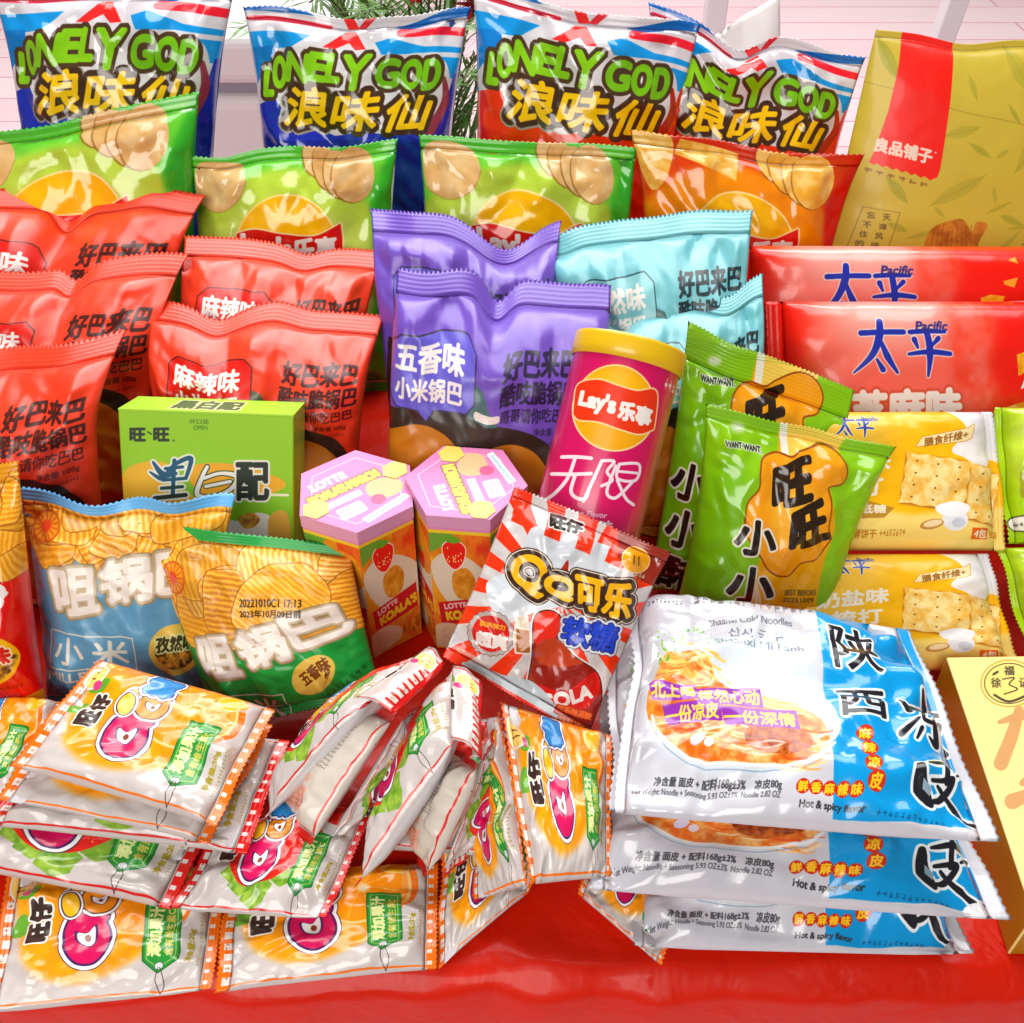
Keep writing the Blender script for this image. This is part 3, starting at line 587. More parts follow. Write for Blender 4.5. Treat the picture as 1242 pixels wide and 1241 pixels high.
def art_crunch(name, full=True):
    A = Art(name, 640, 820, '84b81c', [(857, 490), (1085, 540), (992, 800), (806, 782)] if full else [(834 + 22, 388 + 85), (1037 + 22, 474 + 85), (990 + 22, 735 + 85), (785 + 22, 712 + 85)])
    A.poly([(850, 560), (900, 560), (880, 700), (840, 790), (800, 790)], '74ad18', soft=8)
    A.poly([(953, 505), (960, 507), (945, 560), (1000, 560), (1010, 640), (990, 700), (975, 800), (880, 800), (905, 700), (930, 600)], 'e0a614', soft=1); A.poly([(958, 506), (1035, 522), (1010, 566), (950, 556)], 'eeca62', soft=1)
    A.poly([(952, 503), (962, 505), (956, 552), (946, 552)], 'efece2')
    A.line([(905, 700), (915, 740), (905, 790)], 8, 'efe9dc', .8)
    S = [(916, 572), (922, 556), (940, 549), (960, 556), (975, 549), (1000, 541), (1018, 549), (1026, 568), (1020, 585), (1002, 590), (1004, 610), (1000, 640), (1002, 655), (985, 676), (965, 680), (948, 695), (925, 688), (912, 670), (900, 655), (892, 638), (896, 610), (912, 592)]
    A.poly(S, 'e39a20', smooth=True, o=[(2.0, '8f4a12')]); A.poly([(930, 600), (960, 590), (985, 600), (985, 640), (960, 662), (930, 650)], 'edb13c', smooth=True, soft=5)
    A.txt('旺', [(936, 570), (982, 556), (978, 604), (930, 614)], '2a1c10', b=3.2); A.txt('旺', [(954, 622), (992, 606), (1000, 652), (950, 664)], '2a1c10', b=3.2); A.ell(1004, 654, 1.5, 1.5, '6a3a12')
    A.txt('WANT·WANT.', [(874, 535), (922, 543), (921, 550), (873, 542)], '2e3a2a', b=.4, o=[(.8, 'e4eadc')]); A.ell(894, 520, 10, 6, 'dce6e4', a=.8, soft=2)
    if full: A.txt('小', [(884, 626), (932, 634), (930, 672), (876, 666)], '23190f', b=1.9, o=[(2.2, 'efe9dc')]); A.txt('小', [(876, 682), (930, 690), (930, 728), (868, 722)], '23190f', b=2.1, o=[(2.2, 'efe9dc')]); A.txt('酥', (872, 730, 930, 772), '23190f', b=1.6, o=[(2, 'efe9dc')])
    if not full:
        for c_, y_ in (('小', 632), ('小', 690), ('酥', 748)): A.txt(c_, [(840 - (y_ - 632) * .1, y_), (884 - (y_ - 632) * .1, y_ + 12), (876 - (y_ - 632) * .1, y_ + 56), (830 - (y_ - 632) * .1, y_ + 42)], '23190f', b=1.7, o=[(2.2, 'efe9dc')])
    for i in range(4): A.mott([(930 + i * 14, 745), (950 + i * 14, 735), (965 + i * 10, 760), (940 + i * 14, 800)], 'd99a3a', 'a5661c', 6, i)
    A.txt('BEST BEFORE', (946, 712, 985, 718), '6a5a16', b=.3); A.txt('20231009', (944, 721, 982, 726), '6a5a16', b=.3)
    for i in range(4):
        A.line([(850, 491 + i * 3.2), (1100, 545 + i * 3.2)], .7, '5f8f1c', .8, smooth=False)
    return A

def art_noodle():
    A = Art('noodle_pack_print', 1100, 900, 'c8c8d0', [(766, 724), (1104, 762), (1212, 1024), (748, 988)])
    A.dashes((845, 735), (1000, 752), 16, '77747c', n=16, seed=4); A.dashes((785, 745), (830, 750), 4, '55525c', n=9, seed=5)
    A.poly([(986, 740), (1100, 750), (1216, 1030), (1020, 1030), (1000, 880)], '1292cc')
    for i in range(26):
        rs = np.random.RandomState(i); x, y = 1010 + rs.rand() * 110, 770 + rs.rand() * 190; A.line([(x, y), (x + 10 * rs.rand(), y + 6), (x + 14, y + 14 * rs.rand())], 1.1, '0f80b8', .8)
    # bowl of noodles
    A.poly([(860, 800), (985, 790), (1003, 900), (1008, 930), (960, 960), (870, 950), (800, 920), (785, 850), (800, 800)], 'd6dde4', soft=6)
    A.ell(905, 888, 112, 58, 'bfcdd8', rot=8); A.ell(905, 884, 108, 54, 'e2e4e8', rot=8)
    A.mott([(786, 830), (800, 806), (822, 806), (850, 812), (880, 850), (940, 870), (990, 890), (1004, 920), (980, 940), (920, 945), (850, 935), (806, 905), (788, 870)], 'e6b472', 'd2691e', 9, 12)
    rs = np.random.RandomState(3)
    for i in range(90):
        x, y = 800 + rs.rand() * 190, 0; y = 830 + (x - 800) * .42 + rs.rand() * 62 - 8
        c = ['eccfa0', 'd8762a', 'e7a458', 'c94e1c', 'f0ddc0'][i % 5]; a = rs.rand() * 1.2 - .3
        A.line([(x - 16, y - 6 * a), (x, y + 4), (x + 18, y + 10 * a)], 1.2 + 2.2 * rs.rand(), c, .85)
    for i in range(28):
        x, y = 788 + rs.rand() * 80, 790 + rs.rand() * 60; A.line([(x - 8, y - 3), (x, y + 2), (x + 10, y + 5)], 2.5, ['e6d58a', 'dfc060', 'e8b45c'][i % 3], .8)
    A.mott([(785, 850), (810, 830), (850, 850), (846, 880), (812, 890), (790, 880)], 'e0963c', 'c8641c', 8, 2)
    for i in range(26): 
        x, y = 790 + rs.rand() * 70, 775 + rs.rand() * 40; A.ell(x, y, 2.4 * rs.rand() + 1, 1.3, ['5c9a3a', '86b84a'][i % 2], rot=rs.rand() * 180)
    for i in range(5): A.line([(868 + i * 4, 828 + i * 5), (900 + i * 5, 858 + i * 4), (960 + i * 5, 872 + i * 4)], 2.2, ['c4d8a0', 'a9c878'][i % 2], .9)
    A.mott([(905, 905), (935, 892), (975, 905), (985, 925), (950, 935), (915, 928)], 'c8702e', '8a3a1a', 5, 31); A.mott([(812, 868), (850, 880), (846, 905), (820, 898)], 'c2481a', 'e0a05a', 6, 14)
    A.line([(792, 872), (808, 908), (850, 934), (920, 946), (985, 942), (1010, 922)], 3.2, 'eef0f2', .9); A.line([(790, 878), (806, 914), (850, 940), (920, 952), (988, 947)], 1.4, '8aa0b8', .8)
    A.ell(848, 912, 9, 6, 'd8d2ea', rot=-20); A.ell(862, 918, 6, 5, 'e4d8e6')
    for (x0, y0, x1, y1, st) in ((786, 842, 840, 858, '北上喝'), (846, 852, 918, 872, '怦然心动'), (808, 864, 870, 884, '一份凉皮'), (878, 878, 962, 896, '一份深情')):
        sl = .1 * (x1 - x0); A.poly([(x0 - 4, y0 - 2), (x1 + 2, y0 + sl - 3), (x1 + 8, y1 + sl), (x0 + 4, y1)], '8d3aa8', smooth=False); A.txt(st, [(x0, y0 + 1), (x1, y0 + sl), (x1 + 3, y1 + sl - 3), (x0 + 3, y1 - 2)], 'e6cf5c', b=.6)
    A.txt('Shaanxi Cold Noodles', [(861, 768), (960, 773), (960, 782), (861, 776)], '6a7078', b=.3); A.txt('산시 국수', [(882, 785), (948, 790), (948, 801), (882, 797)], '6a7078', b=.3); A.txt('Shaanxi Mi Lanh', [(864, 797), (972, 804), (972, 813), (864, 806)], '8a93a0', b=.3)
    for k in (0, 1):
        o = [(3.0, 'e9eef0')] if k == 0 else ()
        A.txt('陕', [(1002, 778), (1052, 784), (1066, 832), (1010, 828)], '1c1c22', b=1.0, o=o); A.txt('西', [(1012, 852), (1066, 850), (1072, 886), (1016, 886)], '1c1c22', b=.9, o=o)
        L = lambda p, w: A.line(p, w, '1c1c22', o=o)
        L([(1086, 858), (1096, 872)], [3, 9]); L([(1088, 902), (1106, 886)], [8, 3]); L([(1112, 846), (1118, 858)], [3, 7]); L([(1098, 868), (1122, 862), (1142, 862)], [6, 6, 4]); L([(1112, 874), (1136, 872), (1132, 886), (1112, 888), (1112, 874)], [5, 5, 4, 4, 4]); L([(1124, 886), (1130, 908), (1120, 902)], [5, 8, 2]); L([(1110, 896), (1106, 906)], [5, 3]); L([(1136, 894), (1146, 906)], [3, 7])
        L([(1108, 948), (1112, 970), (1128, 986)], [9, 17, 6]); L([(1118, 944), (1140, 938), (1160, 944), (1152, 954)], [4, 7, 6, 3]); L([(1138, 926), (1142, 960)], [5, 6]); L([(1124, 962), (1148, 958), (1138, 978), (1128, 982)], [4, 6, 8, 4]); L([(1132, 966), (1156, 986), (1184, 1004)], [4, 8, 3])
    A.poly([(1113, 962), (1125, 970), (1124, 978), (1114, 972)], '8aa0ae')
    for i, c in enumerate('麻辣凉皮'):
        x, y = 1045 + i * 5, 907 + i * 20; A.ell(x, y, 10.5, 10.5, 'b8341e'); A.txt(c, (x - 7, y - 7, x + 7, y + 7), 'eec22c', b=.6)
    A.txt('净含量 面皮 + 配料168g±3%    凉皮80g', [(800, 947), (952, 962), (952, 974), (798, 959)], '3a3a40', b=.3); A.txt('Net Weight: Noodle + Seasoning 5.93 OZ±3%  Noodle 2.82 OZ', [(772, 958), (952, 975), (951, 983), (772, 967)], '4a4a50', b=.15)
    for i, c in enumerate('鲜香麻辣味'):
        x, y = 977 + i * 15.5, 970 + i * 1.6; A.ell(x, y, 8.2, 8.2, 'b52a18'); A.txt(c, (x - 5.6, y - 5.6, x + 5.6, y + 5.6), 'eec22c', b=.5)
    A.txt('Hot & spicy flavor', [(975, 984), (1052, 992), (1052, 1001), (975, 993)], '33333a', b=.35)
    A.dashes((1066, 996), (1150, 1003), 6, '0c5a86', n=12); A.poly([(1094, 740), (1130, 740), (1240, 1040), (1196, 1040)], 'c8c8d0')
    A.rect(1060, 1007, 1200, 1040, 'd5d3d8'); A.poly([(740, 975), (1020, 1003), (1175, 1014), (1175, 1040), (740, 1040)], 'c8c8d0')
    A.poly([(775, 1000), (830, 1000), (830, 1040), (775, 1040)], 'c8c8d0')
    return A

def bigQ(A, cx, cy, a, b, rot, col, lo='4a2258', w=1.0):
    c, s = math.cos(R(rot)), math.sin(R(rot)); T = lambda x, y: (cx + x * c - y * s, cy + x * s + y * c)
    for r, col_ in ((4.2 * w, '3a2a3a'), (3.6 * w, 'f1eef0'), (1.5 * w, lo)):
        A.ell(cx, cy, a + r, b + r, col_, rot=rot); A.ell(*T(a * .62, b * .72), a * .3 + r, a * .22 + r, col_, rot=rot + 40)
    A.ell(cx, cy, a, b, col, rot=rot); A.ell(*T(a * .62, b * .72), a * .3, a * .22, col, rot=rot + 40)
    for r, col_ in ((1.5 * w, lo), (.2, 'f1eef0')): A.poly([T(-a * .36 - r * .6, b * .1), T(-a * .1, -b * .34 - r), T(a * .3 + r, -b * .38 - r), T(a * .14 + r * .5, b * .02), T(a * .34 + r, b * .4 + r), T(-a * .12, b * .34 + r)], col_, smooth=True)
    A.ell(*T(-a * .06, b * .05), a * .14, b * .14, '7a3a1a', rot=rot)

def art_gummy(name, kind):
    O = kind == 'orange'; edge = 'e2701a' if O else 'c4201c'; paper = 'c8c1bf'
    A = Art(name, 620, 806, paper)
    rs = np.random.RandomState(8)
    if O:
        A.mott([(12, 54), (24, 24), (60, 12), (97, 12), (100, 60), (97, 100), (60, 100), (26, 88)], 'eba012', 'e48a14', 14, 3, soft=2.5)
        A.ell(76, 86, 36, 32, 'dd6e0c'); A.ell(74, 84, 34, 30, 'f0c684'); A.ell(74, 84, 32, 28, 'ea900e')
        for k in range(11): A.line([(74, 84), (74 + 30 * math.cos(k * .571), 84 + 26 * math.sin(k * .571))], .8, 'efb255', .8)
        A.ell(72, 85, 4, 3.4, 'f0dcb4', soft=1); A.poly([(84, 100), (92, 96), (97, 104), (92, 114), (84, 110)], 'e8b01c', smooth=True, o=[(.8, 'f0d890')])
        A.poly([(70, 12), (78, 14), (80, 24), (70, 22)], '5f9a2a', smooth=True); A.poly([(48, 8), (60, 12), (60, 18), (48, 18)], '6aa03a', smooth=True)
    else:
        for x, y, r in ((30, 42, 0), (14, 66, 60), (30, 84, 120), (84, 30, 20), (22, 52, 80), (60, 92, 30)): A.mott([(x - 12, y), (x - 6, y - 12), (x + 6, y - 9), (x + 13, y), (x + 6, y + 11), (x - 7, y + 8)], '9ab84a', '5f8a2a', 6, x + y, smooth=False)
        A.mott([(22, 44), (46, 26), (84, 26), (99, 46), (97, 88), (66, 98), (34, 86), (18, 62)], 'd2281c', 'c01a14', 9, 5)
        for i in range(60): A.ell(30 + rs.rand() * 62, 36 + rs.rand() * 54, .9, .6, 'e8a05a', a=.7)
        A.mott([(80, 96), (94, 92), (98, 108), (84, 118), (76, 108)], 'd2281c', 'b8161a', 8, 6)
    # crimped ends
    for y0, y1 in ((-1, 8.5), (123.5, 131)):
        A.rect(-1, y0, 101, y1, edge)
    for i in range(11):
        x = 4 + i * 9; A.rect(x, 3.2, x + 5.5, 8.6, 'ded8d2'); A.rect(x, 124, x + 3, 127, 'ded8d2')
    for i in range(4): A.dashes((8 + i * 20, 4), (18 + i * 20, 4), 3, '9a4a28', 3, seed=i, a=.5)
    A.ell(82, 11, 10, 7, 'eccf78', o=[(1.2, 'efe9e0')], rot=-8); A.line([(79, 8), (78, 13)], 1.3, '7a4a1a'); A.line([(84, 8), (83, 13)], 1.3, '7a4a1a'); A.ell(74, 17, 3.4, 3, 'cf4a86')
    A.line([(3, 8), (2.5, 60), (3, 124)], 1.1, edge); A.line([(97, 8), (97.5, 60), (97, 124)], 1.1, edge)
    A.txt('旺', (40, 20, 53, 32), '3a2a26', b=1.1, o=[(1.2, 'efece8')]); A.txt('仔', (55, 20, 68, 32), '3a2a26', b=1.1, o=[(1.2, 'efece8')])
    if O: A.poly([(60, 92 - 44), (66, 40), (78, 44), (74, 54), (64, 56)], 'e0b020', smooth=True, o=[(3, 'f1eef0'), (1.0, '3a2a3a')])
    bigQ(A, 40, 56, 19, 13, -14, 'c61a5c'); bigQ(A, 68, 60, 10.5, 10, -10, 'de8a1c', '5a3a2a', .75)
    A.ell(80, 44, 8, 5.5, 'e3b422', rot=20, o=[(2.4, '3a2a3a'), (1.9, 'f1eef0'), (.8, '4a2258')]) if False else A.ell(64, 44, 9, 5, 'e3b422', rot=-12, o=[(2.6, '3a2a3a'), (2.1, 'f1eef0'), (.8, '3a2a4a')])
    A.txt('糖', (78, 48, 97, 66), '2a86c4', b=1.4, o=[(3.4, '2a2a4a'), (2.6, 'f1eef0'), (1.0, '1c3a7a')]); A.txt('糖', (78, 58, 97, 66), 'd8c81e', b=.5, a=.0)
    A.poly([(15, 98), (22, 90), (66, 88), (67, 107), (22, 109)], '2f8a3a', o=[(.9, '1f6a2c')]); A.line([(18, 98), (23, 91.5), (64.5, 89.7), (65.4, 105.8), (23, 107.5)], .5, 'a8c870', smooth=False, closed=True)
    A.txt('添加果汁', [(25, 92), (62, 90.5), (62.4, 98), (25, 99)], 'dfe6a4', b=.5); A.txt('含有维生素C', [(25, 101), (60, 100), (60, 105), (25, 106)], 'c8c060', b=.2)
    A.ell(19, 98.5, 2.3, 2.3, 'cfd6d4', o=[(.5, '4a5a4a')]); A.line([(18, 98), (10, 97), (1, 100)], .5, '4a3a36'); A.line([(18, 99), (8, 102), (1, 100)], .5, '4a3a36')
    A.txt('净含量:20g', (20, 113, 46, 117), '9a8a2a', b=.25); A.dashes((18, 119), (58, 119), 2, '9a8a4a', 18); A.dashes((70, 114), (94, 114), 4, 'd08a5a', 7, seed=3); A.rect(72, 108, 94, 112, 'e2b08a', a=.5)
    return A
def art_gummy_back():
    A = Art('gummy_back_print', 440, 572, 'cfc6bc')
    A.rect(-1, -1, 101, 7, 'c4201c'); A.rect(-1, 123, 101, 131, 'c4201c'); A.line([(3, 0), (3, 130)], 1.3, 'c4201c'); A.line([(97, 0), (97, 130)], 1.3, 'c4201c')
    for i in range(12): A.dashes((20, 60 + i * 4), (80, 60 + i * 4), 2.6, '5a4a3a', 22, seed=i)
    A.rect(24, 18, 84, 40, 'dca48c', rr=3, a=.8); A.rect(30, 44, 80, 52, 'dca48c', a=.7)
    for i in range(4): A.dashes((28, 21 + i * 4.6), (80, 21 + i * 4.6), 3, 'c4553a', 15, seed=30 + i)
    for i in range(5): A.line([(24 + i * 10, 112), (30 + i * 10, 118), (24 + i * 12, 122)], .8, '5a4a3a')
    return A

def art_cola():
    A = Art('cola_gummy_print', 700, 860, 'cfcac9', [(625, 592), (812, 668), (710, 893), (538, 795)])
    cx, cy = 672, 722
    for k in range(18):
        a0, a1 = k * 20 + 4, k * 20 + 14
        A.poly([(cx, cy)] + [(cx + 240 * math.cos(R(a)), cy + 240 * math.sin(R(a))) for a in (a0, (a0 + a1) / 2, a1)], 'dd3a16')
    A.poly([(640, 640), (665, 642), (700, 650), (745, 668), (735, 700), (690, 694), (650, 700), (632, 676)], 'c9cdd2', smooth=True); A.poly([(655, 678), (668, 690), (682, 676), (678, 700), (660, 704)], '9a2414', smooth=True)
    A.poly([(588, 705), (620, 692), (660, 708), (690, 722), (640, 738), (600, 742)], 'd4d9de', smooth=True)
    A.poly([(625, 592), (640, 580), (830, 660), (812, 690), (775, 660), (740, 668), (720, 632), (690, 640), (660, 618), (632, 640)], None)
    for i in range(5): A.poly([(628 + i * 38, 592 + i * 15), (645 + i * 38, 598 + i * 15), (636 + i * 36, 640 + i * 15), (618 + i * 36, 632 + i * 15)], 'dd3a16')
    A.poly([(745, 640), (820, 668), (800, 715), (770, 700), (742, 672)], '8a2a1c'); A.ell(766, 676, 19, 15, 'e5a01a', rot=20, o=[(1, 'efd9a8')]); A.line([(762, 670), (762, 680)], 2, '6a3a10'); A.line([(769, 672), (769, 682)], 2, '6a3a10'); A.dashes((750, 684), (782, 696), 5, 'e4d4c8', 6)
    A.txt('旺仔', [(664, 622), (702, 634), (698, 646), (662, 638)], '2a221e', b=1.2, o=[(1.6, 'e6e2e0')])
    # bottle
    A.poly([(642, 745), (656, 735), (672, 742), (668, 765), (690, 790), (722, 815), (728, 850), (715, 880), (660, 862), (636, 838), (640, 790)], '8a2014', smooth=True, o=[(3.4, 'e4dfdc'), (1.4, '3a1a14')])
    A.poly([(642, 745), (656, 735), (672, 742), (668, 765), (645, 775)], 'd8301c', smooth=True); A.poly([(645, 775), (668, 768), (690, 790), (700, 800), (650, 800)], 'b0401c', smooth=True)
    A.poly([(644, 825), (680, 832), (718, 812), (724, 840), (690, 862), (650, 848)], 'c4201c', smooth=True); A.txt('COLA', [(648, 838), (712, 826), (716, 842), (654, 856)], 'e9e2de', b=1.3)
    # splash + cap badge + small glass
    A.poly([(560, 800), (600, 812), (640, 822), (668, 850), (650, 868), (610, 850), (570, 826)], 'c3cfd6', smooth=True); A.poly([(660, 855), (700, 880), (714, 892), (704, 905), (640, 872)], 'c3cfd6')
    t = np.linspace(0, 6.283, 44)[:-1]; A.poly([(592 + (25 + 1.6 * (i % 2)) * math.cos(q), 763 + (26 + 1.6 * (i % 2)) * math.sin(q)) for i, q in enumerate(t)], 'b9b0ac', o=[(.8, '7a4a40')]); A.ell(592, 763, 21, 22, 'c4271c'); A.txt('超爽', (576, 760, 610, 778), 'efe6e2', b=1.3, rot=0) if False else A.txt('超爽', [(576, 760), (611, 765), (609, 782), (575, 777)], 'efe6e2', b=1.3); A.txt('爽爽弹力', [(580, 748), (608, 752), (608, 758), (580, 754)], 'e9a83a', b=.5)
    A.poly([(622, 742), (634, 742), (634, 756), (638, 764), (637, 785), (620, 784), (618, 764)], 'd9c9b4', o=[(1, 'efe9e2')]); A.poly([(621, 756), (636, 758), (637, 784), (621, 783)], '9a5a22')
    # title
    for st, q in (('Q', [(622, 668), (658, 676), (652, 722), (612, 706)]), ('Q', [(656, 692), (690, 700), (688, 724), (654, 718)]), ('可', [(692, 694), (724, 702), (722, 738), (692, 732)]), ('乐', [(730, 702), (762, 706), (760, 750), (724, 740)])): A.txt(st, q, 'e6b01a', b=2.4, o=[(8, '3a2418'), (6.4, 'e6dcc8'), (5.2, '3a2418')])
    for st, q in (('Q', [(622, 668), (658, 676), (652, 722), (612, 706)]), ('Q', [(656, 692), (690, 700), (688, 724), (654, 718)]), ('可', [(692, 694), (724, 702), (722, 738), (692, 732)]), ('乐', [(730, 702), (762, 706), (760, 750), (724, 740)])): A.txt(st, q, 'e6b01a', b=2.2, o=[(5.2, '3a2418')])
    A.txt('软糖', [(678, 742), (748, 756), (742, 790), (674, 772)], '2a4ac0', b=.9, o=[(5, '3a3a4a'), (4.2, 'dcdfe4'), (1.5, '1a2a7a')])
    A.txt('可乐味凝胶', [(672, 848), (716, 862), (714, 870), (670, 856)], 'e2703a', b=.6, o=[(1, '8a2a14')]); A.txt('糖果20g', [(674, 862), (706, 874), (704, 882), (672, 870)], 'e2703a', b=.6, o=[(1, '8a2a14')])
    A.line([(538, 795), (620, 840), (712, 895)], 6, 'd43016', smooth=False); A.line([(556, 786), (570, 792), (585, 800)], 5, 'e6d8d2', .6)
    return A

def art_can():
    A = Art('crisp_can_print', 560, 820, 'c41a60', [(695, 425), (828, 448), (772, 665), (650, 628)])
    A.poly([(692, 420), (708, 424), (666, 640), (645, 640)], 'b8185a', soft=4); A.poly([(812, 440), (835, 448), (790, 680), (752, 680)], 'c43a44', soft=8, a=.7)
    A.poly([(699, 418), (729, 422), (727, 428), (720, 434), (708, 433), (702, 428)], 'e4dcda', smooth=False)
    A.ell(743, 502, 50, 50, 'efd09a', rot=0); A.ell(743, 502, 48, 48, 'e2a416'); A.ell(740, 490, 38, 30, 'ecb41c', soft=6)
    P = [(696, 492), (700, 474), (722, 470), (745, 477), (768, 482), (788, 478), (794, 486), (792, 512)]; Q = [(790, 524), (772, 531), (748, 526), (724, 518), (702, 515), (695, 508)]
    A.poly(spl(P, 5).tolist() + spl(Q, 5).tolist(), 'd63a16', o=[(1.6, 'efd09a')])
    A.txt("Lay's", [(704, 482), (744, 490), (740, 514), (700, 502)], 'f2eae4', b=1.5); A.txt('乐事', [(748, 494), (788, 502), (784, 522), (746, 514)], 'f2eae4', b=1.3)
    L = lambda p, w=4.2: A.line(p, w, 'efdfe4')
    L([(683, 556), (700, 557), (716, 559)], 4); L([(672, 574), (695, 576), (716, 576)], 4); L([(698, 558), (690, 580), (676, 596), (664, 603)], 4); L([(698, 578), (694, 594), (700, 602), (710, 603), (714, 592)], 4)
    L([(728, 562), (718, 584), (708, 606)], 4); L([(728, 562), (742, 563), (734, 574), (740, 584), (728, 590)], 3.6); L([(748, 566), (772, 566), (768, 584), (746, 582), (748, 566)], 3.4); L([(746, 574), (770, 576)], 3); L([(744, 568), (734, 596), (742, 604), (752, 598), (764, 586)], 3.6); L([(746, 584), (756, 604), (766, 612)], 3.6)
    A.txt('Tomato Flavor', [(680, 612), (735, 620), (734, 626), (679, 618)], 'e9b9c9', b=.3); A.txt('番茄味', [(690, 622), (742, 630), (740, 642), (688, 634)], 'e9d5dc', b=.6)
    A.dashes((806, 462), (822, 466), 14, 'efdfe0', 3); A.ell(813, 470, 9, 9, None, o=[]) 
    return A

def art_koala_top():
    A = Art('koala_box_lid_print', 420, 420, 'db88b8')
    A.line([(50 + 40 * math.cos(R(60 * k)), 50 + 40 * math.sin(R(60 * k))) for k in range(6)], .8, 'e8cfe4', smooth=False, closed=True)
    A.txt('LOTTE', (22, 24, 52, 32), 'efe4f0', b=.9); A.txt("KOALA'S MARCH", (14, 37, 74, 46), 'e6dc5a', b=1.1, o=[(1.2, '8a6a5a')])
    A.rect(14, 51, 52, 58, 'e2dcec'); A.dashes((16, 52), (50, 52), 2.4, 'a58fb4', 16); A.dashes((16, 55), (50, 55), 2.4, 'a58fb4', 16)
    A.poly([(56, 54), (64, 48), (78, 52), (84, 62), (78, 72), (62, 72), (55, 64)], 'e3bc8e', smooth=True); A.ell(58, 70, 6, 6, 'd8608a')
    A.rect(24, 62, 46, 76, 'dcd4e8', rr=2); A.dashes((26, 64), (44, 64), 3, 'a58fb4', 7); A.dashes((26, 69), (44, 69), 3, 'a58fb4', 7)
    A.poly([(36, 82), (78, 76), (80, 82), (38, 89)], 'dfeaf0'); A.dashes((40, 83.5), (76, 78), 2.8, '5a9ac0', 14)
    return A
def art_koala_side(i):
    A = Art('koala_box_side_print_%d' % i, 300, 520, 'd9a02c'); rs = np.random.RandomState(i)
    A.mott([(0, 18), (100, 18), (100, 170), (0, 170)], 'e0aa34', 'c87a1e', 22, 40 + i, smooth=False); A.mott([(60, 18), (100, 20), (100, 90), (84, 80), (70, 50)], 'c9301e', 'd8702a', 12, i, a=.8); A.mott([(0, 120), (30, 110), (60, 136), (100, 132), (100, 170), (0, 170)], 'c94a2a', 'd9a03a', 11, i + 4, a=.7)
    A.rect(-1, -1, 101, 14, 'd58ab6'); A.rect(-1, 14, 101, 18, 'dfc23a')
    A.poly([(0, 60), (40, 40), (100, 70), (100, 110), (30, 110)], 'd7cdb8', smooth=True); A.poly([(-5, 18), (40, 18), (30, 30), (-5, 45)], '6a9a3a')
    s = 26
    if i % 2 == 0:
        A.poly([(22, 34), (40, 26), (58, 34), (54, 52), (40, 62), (26, 52)], 'd0281c', smooth=True, o=[(1.5, 'efd8c8')]); A.poly([(28, 28), (40, 30), (52, 27), (46, 21), (34, 21)], '5f9a2a')
        for k in range(14): A.ell(28 + rs.rand() * 24, 34 + rs.rand() * 20, .9, 1.3, 'f0d890')
        A.mott([(38, 66), (60, 60), (74, 76), (66, 98), (44, 100), (34, 84)], 'd9a040', 'b5701c', 9, 2)
    else:
        A.mott([(10, 40), (40, 28), (90, 34), (96, 70), (60, 84), (20, 76)], 'dc962c', 'c97c20', 12, 4); A.poly([(40, 66), (52, 60), (66, 66), (62, 80), (50, 84), (42, 78)], 'c8281c', smooth=True, o=[(1, '6a2a1a')]); A.poly([(44, 62), (54, 64), (62, 60), (54, 55)], '5f9a2a')
    A.poly([(8, 108), (96, 96), (96, 130), (12, 138)] if i % 2 == 0 else [(6, 98), (98, 100), (94, 132), (10, 130)], 'b82228', smooth=False)
    A.txt('LOTTE', (18, 104, 56, 111) if i % 2 else [(18, 110), (56, 105), (57, 111), (19, 117)], 'e9c9c4', b=.6); A.txt("KOALA'S", (16, 115, 92, 126) if i % 2 else [(20, 121), (94, 110), (94, 122), (22, 132)], 'e2c63a', b=1.3)
    for k in range(7): A.mott([(10 + k * 13, 146 + (k % 3) * 8), (22 + k * 13, 142 + (k % 2) * 10), (26 + k * 12, 156 + k % 3 * 6), (12 + k * 13, 160)], 'cf8428', '9a5518', 5, k)
    A.poly([(0, 142), (30, 136), (60, 150), (50, 166), (0, 170)], 'dfd2bc', smooth=True, a=.8)
    return A
def art_gold(ref):
    A = Art('gift_box_print', 700, 820, 'e6d48e', ref)
    A.ell(1224, 829, 35, 29, 'b5882c'); A.ell(1224, 829, 33.6, 27.6, 'e5cf7e'); A.ell(1224, 829, 30.5, 25, '3a3012'); A.ell(1224, 829, 29.3, 23.8, 'e2cb74')
    A.txt('徐', (1202, 822, 1214, 834), '3a3012', b=.4); A.txt('福', (1218, 808, 1230, 819), '3a3012', b=.5); A.txt('记', (1236, 822, 1248, 834), '3a3012', b=.4)
    A.line([(1216, 824), (1230, 822), (1224, 830), (1234, 836), (1218, 842)], 1.6, '3a3012'); A.line([(1206, 843), (1224, 851), (1246, 843)], 3, '3a3012'); A.line([(1210, 815), (1205, 818)], 3, '3a3012')
    for p, w in (([(1212, 876), (1240, 868), (1280, 864)], [5, 12, 8]), ([(1236, 862), (1228, 890), (1214, 926)], [12, 16, 18]), ([(1250, 880), (1258, 930), (1240, 950)], [8, 12, 8]), ([(1228, 972), (1262, 960), (1300, 958)], [20, 12, 14]), ([(1262, 900), (1300, 930)], [14, 8])): A.line(p, w, 'bd8d58', .95)
    return A

